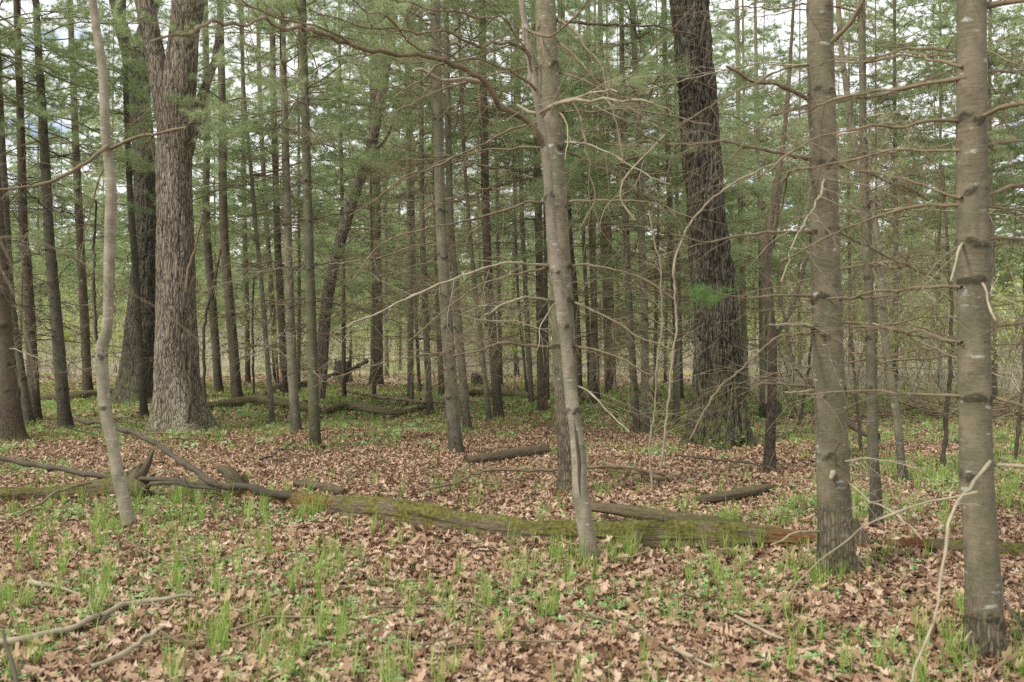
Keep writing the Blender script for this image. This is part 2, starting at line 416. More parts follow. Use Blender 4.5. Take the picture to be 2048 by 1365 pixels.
def litter(name, y0, y1, dens, tm, s0, s1, tilt, lift, keep=None):
    x, y = wedge(y0, y1, dens); k = rng.random(len(x)) < (1 - 0.2 * greenness(x, y) * (y > 8)) * (1 - 0.6 * farness(x, y))
    x, y = x[k], y[k]; n = len(x)
    z = gh(x, y) + rng.uniform(0.004, lift, n)
    return scatter(name, tm, np.stack([x, y, z], -1), rng.uniform(0, 6.28, n), rng.normal(0, tilt, n), rng.normal(0, tilt, n), rng.uniform(s0, s1, n) * rng.uniform(.8, 1.1, n), M['leaf'], curl)

for args in (('fallen_oak_leaves', 1.2, 7.5, 1200, leaf_hi, 0.045, 0.115, 0.22, 0.045),
             ('fallen_oak_leaves', 7.5, 17, 780, leaf_mid, 0.042, 0.092, 0.26, 0.045),
             ('fallen_oak_leaves', 17, 34, 110, leaf_lo, 0.09, 0.18, 0.26, 0.05)):
    o = litter(*args); o['kind'] = 'stuff'; o['label'] = 'dry brown oak leaves covering the forest floor'

# grass -----------------------------------------------------------------
def grass_tmpl(seed, nb, h, spread, w=0.004, seg=3):
    r = np.random.default_rng(seed); mb = MB()
    for k in range(nb):
        a = r.uniform(0, 2 * PI); b = r.uniform(0, spread); H = h * r.uniform(.5, 1.1); lean = r.uniform(0.02, 0.42) * H; la = r.uniform(0, 2 * PI)
        base = np.array([math.cos(a) * b, math.sin(a) * b, -0.01]); d = np.array([math.cos(la), math.sin(la), 0]); pr = np.array([-d[1], d[0], 0])
        if seg == 1:
            mb.add([base - pr * w, base + pr * w, base + d * lean + (0, 0, H)], None, [(0, 1, 2)]); continue
        V = []
        for i in range(seg):
            t = i / seg; c = base + d * lean * t * t + np.array([0, 0, H * t * (1 - 0.15 * t)]); ww = w * (1 - 0.6 * t)
            V += [c - pr * ww, c + pr * ww]
        V.append(base + d * lean + (0, 0, H * 0.86))
        mb.add(V, [(2 * i, 2 * i + 1, 2 * i + 3, 2 * i + 2) for i in range(seg - 1)], [(2 * seg - 2, 2 * seg - 1, 2 * seg)])
    return mb.arrays()
def herb_tmpl(seed, n, size, h):
    r = np.random.default_rng(seed); mb = MB(); 
    for k in range(n):
        a = r.uniform(0, 2 * PI); rr = r.uniform(0.0, size * 0.8); c = np.array([math.cos(a) * rr, math.sin(a) * rr, h * r.uniform(.4, 1.1)])
        mb.add([c * [1, 1, 0], c * [1, 1, 0] + [0.0015, 0, 0], c], None, [(0, 1, 2)])
        for j in range(3):
            b = a + (j - 1) * 1.5 + r.normal(0, .2); d = np.array([math.cos(b), math.sin(b), r.uniform(-.3, .35)]); p = np.array([-d[1], d[0], r.uniform(-.2, .2)]); L = size * r.uniform(.4, .7)
            mb.add([c, c + d * L * .45 + p * L * .32, c + d * L, c + d * L * .45 - p * L * .32], [(0, 1, 2, 3)])
    return mb.arrays()
def sow(name, label, y0, y1, dens, tm, s0, s1, mat, power=1.0, floor_=0.03, gfun=greenness, tilt=0.12, exclude=None):
    x, y = wedge(y0, y1, dens); p = np.clip(gfun(x, y), 0, 1) ** power + floor_; k = rng.random(len(x)) < p
    x, y = x[k], y[k]; n = len(x)
    o = scatter(name, tm, np.stack([x, y, gh(x, y)], -1), rng.uniform(0, 6.28, n), rng.normal(0, tilt, n), rng.normal(0, tilt, n), rng.uniform(s0, s1, n), mat, None, False)
    o['kind'] = 'stuff'; o['label'] = label; return o
gt = [grass_tmpl(k, 15, 0.225, 0.024, 0.0021) for k in range(6)]
gt2 = [grass_tmpl(20 + k, 7, 0.12, 0.05, 0.0020) for k in range(4)]
gt3 = [grass_tmpl(40 + k, 12, 0.15, 0.10, 0.005, 1) for k in range(4)]
def clump(x, y):
    return greenness(x, y) * (fbm(np.stack([x, y], -1) * 7.5, 99, 2) > 0.585) + 0.3 * (fbm(np.stack([x, y], -1) * 3.1, 33, 2) > 0.66)
sow('grass', 'fresh green grass tufts among the dry leaves', 1.5, 10.5, 85, gt, 0.5, 1.35, M['grass'], 1, 0.02, clump)
sow('grass', 'sparse green grass blades among the dry leaves', 1.5, 16, 55, gt2, 0.6, 1.6, M['grass'], 1, 0.07)
sow('grass', 'green grass between the pine trunks', 10, 18, 27, gt3, 0.5, 1.1, M['grass'], 1.2, 0.03)
sow('grass', 'bright green grass carpet under the far pines', 18, 32, 19, gt3, 0.8, 1.4, M['grass'], 1.0, 0.02)
ht = [herb_tmpl(k, 5, 0.055, 0.06) for k in range(5)]
ax, ay = [], []
for (bx, by_) in [(1974, 1330), (1676, 1172), (1184, 1135), (265, 1062), (1145, 988), (300, 1010), (430, 1010), (570, 1290), (1437, 886)]:
    Yb = depth(by_); Xb = (bx - CX) / F * Yb
    for k in range(14): a_ = rng.uniform(0, 6.28); q_ = rng.uniform(.13, .4); ax.append(Xb + math.cos(a_) * q_); ay.append(Yb + math.sin(a_) * q_ * .9)
ax, ay = np.array(ax), np.array(ay); n = len(ax)
o = scatter('grass', gt, np.stack([ax, ay, gh(ax, ay)], -1), rng.uniform(0, 6.28, n), rng.normal(0, .1, n), rng.normal(0, .1, n), rng.uniform(.6, 1.4, n), M['grass'], None, False)
o['kind'] = 'stuff'; o['label'] = 'grass tufts crowding the trunk feet'
def hpatch(x, y):
    return greenness(x, y) * np.clip((fbm(np.stack([x, y], -1) * 1.3, 61, 3) - 0.36) / 0.12, 0, 1)
sow('ground_cover', 'small green herbs growing through the leaf litter', 1.8, 12, 300, ht, 0.35, 0.9, M['herb'], 1, 0.06, hpatch, 0.3)
sow('ground_cover', 'low green herbs between the trunks', 12, 24, 34, ht, 0.8, 1.5, M['herb'], 1, 0.01, hpatch, 0.3)

# ------------------------------------------------------------------ branches
def limb_arrays(mb, P, R, seed, twigs=8, tw_len=0.5, tw_r=0.003, wig=0.02, k=6, second=True, droop=0.15, start=0.15, min_r=0.0012, step=0.06):
    """a limb through control points with crooked side twigs"""
    r = np.random.default_rng(seed)
    CP = np.column_stack([np.asarray(P, float), np.asarray(R, float)]); S = spline(CP, step)
    s = np.arange(len(S)) * 0.35
    n = np.stack([vn(np.stack([s, s * 0 + i, s * 0], -1), seed * 3 + i) for i in range(3)], -1) - 0.5
    n2 = np.stack([vn(np.stack([s * 4.1, s * 0 + i, s * 0], -1), seed * 3 + 7 + i) for i in range(3)], -1) - 0.5
    n = n + n2 * .6
    env = np.clip(np.arange(len(S)) / 6.0, 0, 1)[:, None]
    Pt = S[:, :3] + n * wig * 2 * env; Rt = np.maximum(S[:, 3], min_r) * (1 + 0.3 * (r.random(len(S)) - .5) + .45 * (r.random(len(S)) > .9))
    tube(mb, Pt, Rt, k)
    L = np.sum(np.linalg.norm(np.diff(Pt, axis=0), axis=1))
    for i in range(int(twigs * 2.4)):
        t = start + (1 - start) * (i + r.random()) / (twigs * 2.4); j = min(len(Pt) - 2, int(t * (len(Pt) - 1)))
        d = Pt[j + 1] - Pt[j]; d /= np.linalg.norm(d) + 1e-9
        u = r.normal(0, 1, 3); u[2] *= 0.6; u -= d * u.dot(d); u /= np.linalg.norm(u) + 1e-9
        dd = d * r.uniform(.4, .9) + u; dd /= np.linalg.norm(dd)
        l = tw_len * r.uniform(.25, 1.35) * (1.1 - 0.5 * t)
        q = [Pt[j]]; cur = dd.copy()
        for q_ in range(5):
            cur = cur + r.normal(0, .15, 3) + np.array([0, 0, -droop]); cur /= np.linalg.norm(cur); q.append(q[-1] + cur * l / 5)
        rr = min(tw_r * r.uniform(.6, 1.1), Rt[j] * 0.8)
        tube(mb, np.array(q), np.linspace(rr, max(rr * .35, min_r * .7), 6), 3)
        if second:
            for _ in range(r.integers(1, 4)):
                jj = r.integers(1, 5); c2 = r.normal(0, 1, 3); c2[2] *= .7; c2 = c2 / np.linalg.norm(c2) + cur * .8; c2 /= np.linalg.norm(c2)
                l2 = l * r.uniform(.25, .6); b = q[jj]
                tube(mb, np.array([b, b + c2 * l2 * .5, b + (c2 + r.normal(0, .25, 3) + (0, 0, -droop)) * l2]), [rr * .6, rr * .45, max(rr * .3, min_r * .6)], 3)
    return Pt

dead = []
for k in range(14):
    r = np.random.default_rng(500 + k); mb = MB(); L = [0.9, 1.2, 1.5, 1.8, 2.1, 1.4, 1.0][k % 7]
    el = r.uniform(-.05, .3); pts = [np.zeros(3)]; d = np.array([1, 0, el]); d /= np.linalg.norm(d)
    for i in range(5):
        d = d + np.array([0, r.normal(0, .14), r.normal(-.07, .10)]); d /= np.linalg.norm(d); pts.append(pts[-1] + d * L / 5)
    limb_arrays(mb, pts, np.linspace(0.0085, 0.0022, 6), 500 + k, twigs=int(5 + L * 3), tw_len=0.55, tw_r=0.0030, wig=0.02, k=5, droop=0.08, min_r=0.0014)
    dead.append([mb.mesh('dead_branch', M[m]) for m in ('branch', 'branch_dark', 'branch_pale')])

# ------------------------------------------------------------------ pine crowns
def crown_mesh(seed, H=11.0, Rm=2.3, needles=15, wscale=2.3):
    r = np.random.default_rng(seed); mb = MB(); cs = []; ds = []
    z = 0.0
    while z < H:
        t = z / H; prof = (0.72 + 0.28 * min(1, t * 5)) * (1 - t ** 1.6) + 0.08
        nb = r.integers(4, 7); a0 = r.uniform(0, 6.28)
        for b in range(nb):
            a = a0 + b * 2 * PI / nb + r.normal(0, .2); L = Rm * prof * r.uniform(.55, 1.12)
            if L < .3: continue
            el = 0.10 + 0.5 * t + r.normal(0, .24); zz = z + r.normal(0, .28)
            out = np.array([math.cos(a), math.sin(a), 0]); n = 7; P = []
            for i in range(n):
                s = i / (n - 1); P.append(out * L * s + np.array([0, 0, zz + L * (el * s - 0.22 * s * s + 0.05 * math.sin(s * 5 + a))]) + (r.normal(0, .02, 3) if i else 0))
            P = np.array(P); tube(mb, P, np.linspace(0.008 + .003 * L, 0.003, n), 4, 1)
            side = np.array([-out[1], out[0], 0]); m = max(4, int(L / 0.11))
            for i in range(m):
                s = 0.36 + 0.64 * (i + .5) / m
                if s < .45 and r.random() < .5: continue
                f = s * (n - 1); j = min(n - 2, int(f)); c = P[j] + (P[j + 1] - P[j]) * (f - j)
                sg = 1 if i % 2 else -1; ll = (0.22 + 0.42 * (1 - s) * L / 2) * r.uniform(.6, 1.3)
                dd = out * r.uniform(.5, 1) + side * sg * r.uniform(.5, 1.1) + np.array([0, 0, r.uniform(-.25, .6)]); dd /= np.linalg.norm(dd)
                e = c + dd * ll
                mb.add([c, c + [0, 0, .004], e, c + [.003, .003, 0]], None, [(0, 1, 2), (1, 3, 2)], 1)
                for q in range(1): dv = dd + r.normal(0, .55, 3) + (0, 0, .15); cs.append(e + r.normal(0, .03, 3)); ds.append(dv / np.linalg.norm(dv))
                for q in range(max(2, int(ll / .085))):
                    w = 1 - q * .085 / ll
                    if w < .25: break
                    cs.append(c + dd * ll * w); dv = dd + r.normal(0, .3, 3) + (0, 0, .2); ds.append(dv / np.linalg.norm(dv))
            cs.append(P[-1]); dv = P[-1] - P[-2]; ds.append(dv / np.linalg.norm(dv))
        z += r.uniform(.38, .62)
    needles_at(mb, np.array(cs), np.array(ds), r, needles, 0.0021 * wscale)
    return mb

def needles_at(mb, c, d, r, n, w, m=0, L0=.09, L1=.15, spread=0.5):
    N = len(c); c = np.repeat(c, n, 0); d = np.repeat(d, n, 0)
    u = r.normal(0, 1, (N * n, 3)); dd = d * .8 + u * spread; dd /= np.linalg.norm(dd, axis=1)[:, None]
    p = np.cross(dd, r.normal(0, 1, (N * n, 3))); p /= np.linalg.norm(p, axis=1)[:, None]
    L = r.uniform(L0, L1, N * n)[:, None]; b = c - d * r.uniform(0, .04, N * n)[:, None]
    V = np.stack([b - p * w, b + p * w, b + dd * L + np.array([0, 0, -.006])], 1).reshape(-1, 3)
    mb.add(V, None, np.arange(N * n * 3).reshape(-1, 3), m)

crowns = [crown_mesh(900 + k, 9 + (k % 3), 2.6 + .2 * (k % 3), 25, 1.75).mesh('crown', [M['needle'], M['branch']], False) for k in range(5)]
crowns_mid = [crown_mesh(950 + k, 3.4 + .5 * (k % 3), 2.3 + .2 * (k % 3), 27, 1.1).mesh('crown', [M['needle'], M['branch']], False) for k in range(5)]
def bare_mesh(seed, z0, z1):
    r = np.random.default_rng(seed); mb = MB(); z = z0
    while z < z1:
        for b in range(r.integers(1, 4)):
            a = r.uniform(0, 6.28); L = r.uniform(.6, 1.8); o = np.array([math.cos(a), math.sin(a), r.uniform(-.1, .3)])
            e2 = r.normal(0, .1, 3)
            P = [np.array([0, 0, z]), np.array([0, 0, z]) + o * L * .5 + e2 * .5, np.array([0, 0, z - .1 * L]) + o * L + e2]
            limb_arrays(mb, P, [.010, .006, .003], int(r.integers(1e6)), twigs=2, tw_len=.45, tw_r=.004, k=4, min_r=.002, step=.25, second=False)
        z += r.uniform(.35, .6)
    return mb.mesh('dead_branches', M['branch'])
bares = [bare_mesh(700 + k, 0.9, 5.2) for k in range(4)]
bares_high = [bare_mesh(740 + k, 2.6, 5.0) for k in range(3)]

# ------------------------------------------------------------------ trunks
def trunk_mesh(P, R, mat, k, dz, seed, oak=0.0, collars=None, rough_h=0.5, flare=0.25, flare_h=0.12, moss_h=0.25, lobes_n=5, moss_base=1.0):
    """P control points (local, base first), R radii"""
    S = spline(np.column_stack([P, R]), dz); Pt = S[:, :3]; Rt = S[:, 3]
    z = Pt[:, 2]; ph = seed * 1.7
    th = np.arange(k) / k * 2 * PI
    fl = flare * np.exp(-np.maximum(z, -.05) / flare_h)
    RR = Rt[:, None] * (1 + fl[:, None] * (1 + 0.45 * np.cos(lobes_n * th + ph)[None] + .3 * np.cos(3 * th + ph * 2)[None]))
    V, D, _ = ring(Pt, RR, k)
    nn = fbm(V * [4, 4, 1.2] + seed, seed, 2) - .5
    off = nn * Rt[:, None] * (0.13 if not oak else .22) + (vn(V * [30, 30, 18], seed + 1) - .5) * .0022
    fur = np.ones(V.shape[:2])
    if oak:
        q = V * [1, 1, .12] * (17 if seed == 21 else 24) + seed * 3; q = q + (vn(V * [3, 3, 1.5], seed + 5)[..., None] - .5) * 1.2
        f = np.abs(vn(q, seed) - .5) * 2; f2 = np.abs(vn(q * [1, 1, 2.2] * 1.9, seed + 9) - .5) * 2
        fur = np.clip(f * 1.6, 0, 1) * .6 + np.clip(f2 * 1.8, 0, 1) * .4; off = off + (fur - .6) * oak
    col = np.zeros((len(z), k))
    if collars is not None:
        for c in collars:
            cc_ = np.stack([np.cos(th) * 1.6 + c * 9, np.sin(th) * 1.6, th * 0], -1)
            dz_ = (vn(cc_, seed + 31) - .5) * .09 * (Rt.max() / .1); am = np.clip(2.2 * vn(cc_ * 1.5 + 7, seed + 33) - .3, 0.3, 1.0)
            g_ = am[None] * np.exp(-((z[:, None] + dz_[None] - c) / (0.013 + .10 * Rt[:, None])) ** 2); col = np.maximum(col, g_)
        col = np.clip(col, 0, 1.2); off = off + col * Rt[:, None] * .11 * (0.4 + 1.2 * vn(V * 22, seed + 3))
    V = V + D * off[..., None]; n = len(Pt)
    mb = MB(); top = Pt[-1:] + [[0, 0, Rt[-1]]]
    b = (n - 1) * k
    mb.add(np.vstack([V.reshape(-1, 3), top]), gridq(n, k), [(b + j, b + (j + 1) % k, n * k) for j in range(k)])
    me = mb.mesh('trunk', mat)
    rep = lambda a: np.append(np.repeat(a, k), 0)
    attr(me, 'collar', np.append(col.ravel(), 0)); attr(me, 'rough', rep(np.clip(1.1 - z / max(rough_h, .01), 0, 1)))
    attr(me, 'moss', rep(np.clip((1 - z / max(moss_h, .01)) * moss_base, 0, 1))); attr(me, 'furrow', np.append(fur.ravel(), 1))
    return me, S

def tree_root(name, label, cat, px, by, Yd=None, group=None):
    Yd = Yd or depth(by); x = (px - CX) / F * Yd; z = float(gh(x, Yd))
    return thing(name, label, cat, (x, Yd, z), group), Yd

def wpts(pix, Yd, root, dys=None):
    o = np.array(root.location); return [W(a, b, Yd + (dys[i] if dys else 0)) - o for i, (a, b) in enumerate(pix)]

def extend(P, R, H, lean_keep=0.5, rt=0.35):
    """carry the stem on above the picture to height H"""
    P = list(P); R = list(R); d = P[-1] - P[-2]; d = d / max(d[2], .2); d[:2] *= lean_keep
    z = P[-1][2]
    if z < H:
        rr = R[-1]; P.append(P[-1] + d * (H - z) * .5); R.append(rr * (1 + rt) / 2); P.append(P[-1] + np.array([d[0] * .3, 0, 1]) * (H - P[-1][2])); R.append(rr * rt)
    return P, R

def at_h(S, z):
    i = int(np.argmin(np.abs(S[:, 2] - z))); return S[i, :3], S[i, 3]

def add_dead(root, S, n, z0, z1, seed, dark, smin=.6, smax=1.25):
    r = random.Random(seed); zs = []; z = z0 + r.uniform(0, .2)
    while z < z1: zs.append(z); z += r.uniform(.32, .6)
    if not zs: return zs
    for i in range(n):
        zz = zs[i % len(zs)] + r.uniform(-.03, .03); p, rr = at_h(S, zz)
        o = link('branch', dead[r.randrange(14)][2 if r.random() < .12 else (1 if dark else 0)], root, p)
        a = r.uniform(0, 2 * PI); s = r.uniform(smin, smax) * (1.0 if zz > 1.2 else .6)
        o.rotation_euler = (r.uniform(-.5, .5), r.uniform(-.15, .15), a); o.scale = (s, s, s * r.uniform(.8, 1.2))
    return zs

def pine(name, pix, wb, wt, mat, label, nb=22, cb=None, group=None, H=15, z0=0.9, near=False, rough_h=.6, cat='pine tree', flare=.38, collars=None, crown=True, moss_h=.3):
    bx, by = pix[0]; root, Yd = tree_root(name, label, cat, bx, by, None, group)
    P = wpts(pix, Yd, root); P[0] = P[0] * [1, 1, 0] + np.array([0, 0, -.06])
    ys = np.array([b for a, b in pix], float); t = (by - ys) / max(by, 1)
    R = [(wb * (1 - q) + wt * q) / 2 / F * Yd for q in t]
    P, R = extend(P, R, H); seed = int(bx * 7 + by) % 9973
    r = random.Random(seed)
    if collars is None:
        collars = []; z = z0 + r.uniform(-.3, .2)
        while z < 9: collars.append(z); z += r.uniform(.35, .6)
    else: collars = [EYE + (HY - c) / F * Yd - root.location[2] for c in collars]
    me, S = trunk_mesh(P, R, M[mat], 28 if near else (14 if Yd < 20 else 9), 0.025 if near else (0.06 if Yd < 20 else .15), seed, 0, collars, rough_h, flare, .07 + .7 * R[0], moss_h)
    link('trunk', me, root)
    cbz = cb if cb is not None else float(np.interp(Yd, [11, 16, 22, 34], [6.3, 5.4, 4.6, 4.0]))
    if nb and Yd < 21: add_dead(root, S, int(nb * 1.3), z0, min(cbz, EYE + HY / F * Yd + .3), seed, mat in ('pine_dark', 'pine_red', 'pine_moss'))
    elif nb:
        o = link('dead_branches', bares[seed % 4], root, (0, 0, 0)); o.rotation_euler = (0, 0, seed)
    if crown and Yd > 10.5 and (seed % 5 < 4 or Yd < 14 or cb is not None):
        p, _ = at_h(S, cbz); o = link('crown', crowns_mid[seed % 5], root, p); o.rotation_euler = (0, 0, seed * .7); s = r.uniform(.85, 1.1); o.scale = (s, s, s)
    return root, Yd, S

def own_branch(root, Yd, pix, w0, w1, dys, mat='branch', twigs=8, tw=.62, seed=1, tw_r=.0032, name='branch', droop=.10, wig=.013):
    """a branch followed from the photograph: pixel points with depths given relative to the trunk"""
    o = np.array(root.location); n = len(pix); P = []; R = []
    for i, (a, b) in enumerate(pix):
        dy = dys[i] if isinstance(dys, (list, tuple)) else dys * i / (n - 1); P.append(W(a, b, Yd + dy) - o)
        R.append(.82 * (w0 + (w1 - w0) * i / (n - 1)) / 2 / F * (Yd + dy))
    d0 = P[0] - P[1]; P.insert(0, P[0] + d0 / np.linalg.norm(d0) * .05); R.insert(0, R[0])
    mb = MB(); limb_arrays(mb, P, R, seed, twigs, tw, tw_r, wig, 7, True, droop, min_r=.0014)
    return link(name, mb.mesh(name, M[mat]), root)

# ------------------------------------------------------------------ the two near pines on the right
rA, YA, SA = pine('pine_tree', [(1974, 1330), (1962, 1080), (1952, 917), (1944, 450), (1943, 0)], 68, 54, 'pine_smooth',
    'nearest pine, a thick smooth grey-green trunk with pale lichen blotches at the right edge', nb=0, near=True, rough_h=.45, collars=[1240, 790, 560, 490, 393, 243, 15, 940], crown=False, H=11, moss_h=.05)
for i, (pp, w0, w1, dy, mt, tg) in enumerate([
    ([(1915, 132), (1860, 118), (1793, 110), (1673, 120), (1600, 140)], 6, 2, 1.2, 'branch', 7),
    ([(1915, 158), (1793, 174), (1673, 200), (1590, 230)], 9, 4, 1.0, 'branch', 8),
    ([(1914, 243), (1850, 243), (1786, 253), (1711, 263), (1615, 287), (1520, 350)], 9, 4, -.4, 'branch', 8),
    ([(1912, 301), (1793, 303), (1676, 322), (1600, 340)], 8, 3, .7, 'branch', 7),
    ([(1912, 393), (1844, 370), (1759, 346), (1676, 328)], 8, 3, .9, 'branch', 7),
    ([(1912, 411), (1827, 416), (1724, 445), (1663, 467), (1560, 520)], 8, 4, .6, 'branch', 8),
    ([(1912, 575), (1827, 580), (1741, 587), (1687, 597), (1600, 600)], 8, 5, 1.6, 'branch', 6),
    ([(1914, 683), (1827, 665), (1759, 655), (1690, 655)], 8, 5, 1.5, 'branch', 6),
    ([(1916, 792), (1793, 789), (1690, 782), (1600, 790)], 6, 3, .8, 'branch', 6),
    ([(1950, 243), (2002, 215), (2048, 202), (2120, 190)], 12, 7, -.5, 'branch', 5),
    ([(1974, 143), (2048, 138), (2150, 130)], 8, 5, .5, 'branch', 5), ([(1976, 290), (2048, 285), (2150, 290)], 8, 5, .4, 'branch', 5),
    ([(1978, 390), (2020, 372), (2048, 366), (2150, 350)], 12, 7, .2, 'branch', 6), ([(1976, 412), (2048, 424), (2150, 440)], 7, 4, .2, 'branch', 5),
    ([(1972, 12), (2048, 0), (2150, -20)], 14, 9, -.1, 'branch', 3), ([(1978, 478), (2048, 473), (2150, 470)], 7, 4, .4, 'branch', 5),
    ([(1978, 612), (2048, 602), (2150, 590)], 5, 3, .4, 'branch', 4), ([(1980, 655), (2048, 646), (2150, 650)], 8, 5, .3, 'branch', 4),
    ([(1985, 795), (2048, 812), (2150, 850)], 8, 5, -.2, 'branch', 4), ([(1955, 555), (1975, 585), (1995, 640)], 8, 4, -.35, 'branch_pale', 1),
    ([(1925, 485), (1912, 510), (1905, 560)], 8, 4, -.35, 'branch_pale', 1)]):
    own_branch(rA, YA, pp, w0, w1, dy, mt, tg, .6, 60 + i, .0022)
own_branch(rA, YA, [(1975, 930), (1950, 962), (1920, 1000), (1895, 1069), (1878, 1137), (1861, 1240), (1824, 1365), (1800, 1450)], 9, 5, [-.12, -.3, -.45, -.6, -.7, -.85, -1.05, -1.2], 'branch_pale', 3, .3, 91, .002)
own_branch(rA, YA, [(1930, 990), (1827, 1014), (1759, 1035), (1700, 1076), (1646, 1120), (1600, 1165), (1553, 1209)], 6, 3, [-.4, -.3, -.3, -.2, -.1, 0, .1], 'branch_pale', 3, .25, 92, .002)
own_branch(rA, YA, [(1980, 930), (2048, 932), (2140, 960)], 9, 6, -.2, 'branch_pale', 3, .3, 93, .002)
own_branch(rA, YA, [(1957, 1290), (1945, 1265), (1930, 1280)], 5, 4, -.3, 'branch_pale', 0, .3, 94)

rB, YB, SB = pine('pine_tree', [(1676, 1172), (1670, 1040), (1662, 850), (1656, 700), (1650, 484), (1647, 300), (1640, 0)], 67, 50, 'pine_smooth',
    'second nearest pine, smooth grey trunk with dark branch collars and rough flaking base', nb=0, near=True, rough_h=.72, collars=[18, 195, 327, 470, 600, 660, 785, 902], crown=False, H=11)
for i, (pp, w0, w1, dy, mt, tg) in enumerate([
    ([(1618, 130), (1585, 134), (1553, 144), (1502, 171), (1434, 205), (1350, 260)], 7, 3, -.8, 'branch', 8),
    ([(1616, 200), (1590, 183), (1567, 174), (1509, 161), (1456, 137)], 11, 8, -.5, 'branch', 3),
    ([(1612, 212), (1585, 217), (1553, 226), (1519, 250), (1460, 320)], 8, 3, -.6, 'branch', 7),
    ([(1622, 320), (1580, 308), (1536, 298), (1451, 286), (1348, 287), (1270, 270)], 9, 4, -1.0, 'branch', 10),
    ([(1620, 336), (1581, 342), (1568, 375), (1564, 410), (1550, 470)], 7, 3, .5, 'branch', 6),
    ([(1622, 465), (1590, 463), (1553, 465), (1468, 474), (1406, 484), (1340, 470)], 10, 3, -.5, 'branch', 7),
    ([(1628, 668), (1600, 668), (1553, 683), (1495, 724), (1440, 770), (1405, 815), (1382, 878)], 6, 3, -1.4, 'branch', 1),
    ([(1628, 655), (1587, 648), (1537, 648)], 9, 6, -.4, 'branch_pale', 2),
    ([(1632, 780), (1600, 782), (1572, 783)], 8, 5, -.3, 'branch_pale', 1),
    ([(1632, 775), (1580, 768), (1520, 765)], 6, 4, -.2, 'branch', 2),
    ([(1650, 99), (1665, 83), (1683, 65), (1721, 17), (1740, -15)], 14, 10, -.3, 'branch', 3),
    ([(1672, 204), (1730, 195), (1800, 180), (1900, 140)], 10, 5, 1.2, 'branch', 8),
    ([(1676, 325), (1740, 305), (1820, 300), (1900, 290)], 8, 4, 1.5, 'branch', 8),
    ([(1676, 330), (1730, 342), (1800, 370), (1860, 400)], 9, 5, 1.2, 'branch', 8),
    ([(1680, 600), (1720, 596), (1800, 590), (1860, 570)], 8, 5, 1.5, 'branch', 7),
    ([(1684, 655), (1740, 653), (1830, 668), (1910, 690)], 7, 5, 1.4, 'branch', 7),
    ([(1690, 785), (1760, 790), (1850, 800)], 6, 3, .8, 'branch', 6),
    ([(1665, 465), (1700, 475), (1790, 520), (1880, 560)], 7, 4, 1.2, 'branch', 8),
    ([(1655, 345), (1630, 400), (1590, 480), (1560, 560)], 5, 3, -.8, 'branch_pale', 6),
    ([(1688, 960), (1730, 990), (1790, 1030), (1845, 1077)], 6, 3, -.7, 'branch_pale', 2),
    ([(1672, 930), (1668, 945), (1663, 955)], 16, 12, -.16, 'branch_pale', 0),
    ([(1675, 965), (1674, 940), (1668, 905), (1676, 890)], 7, 4, -.25, 'branch', 0),
    ([(1670, 928), (1720, 918), (1760, 922), (1830, 935)], 5, 3, -.6, 'branch_pale', 3),
    ([(1637, 1064), (1600, 1066), (1567, 1078), (1545, 1088)], 6, 4, -.3, 'branch_pale', 0)]):
    own_branch(rB, YB, pp, w0, w1, dy, mt, tg, .6, 120 + i, .0022)
b = own_branch(rB, YB, [(1626, 593), (1587, 590), (1550, 594), (1492, 597), (1440, 592)], 8, 4, -.4, 'branch', 3, .25, 150)
mb = MB(); r0 = np.random.default_rng(5); o_ = np.array(rB.location); cs = []; dd = []
for k in range(26):
    p = W(1478 - 88 * r0.random() ** .8, 592 + r0.normal(0, 11), YB - .4 + r0.normal(0, .05)) - o_; cs.append(p); dd.append(np.array([-1, r0.normal(0, .4), r0.normal(.1, .5)]))
dd = np.array(dd); dd /= np.linalg.norm(dd, axis=1)[:, None]; needles_at(mb, np.array(cs), dd, r0, 22, .0009, 0, .07, .11, .45)
nt = link('needle_tuft', mb.mesh('needle_tuft', M['needle_fresh'], False), None); nt.parent = b

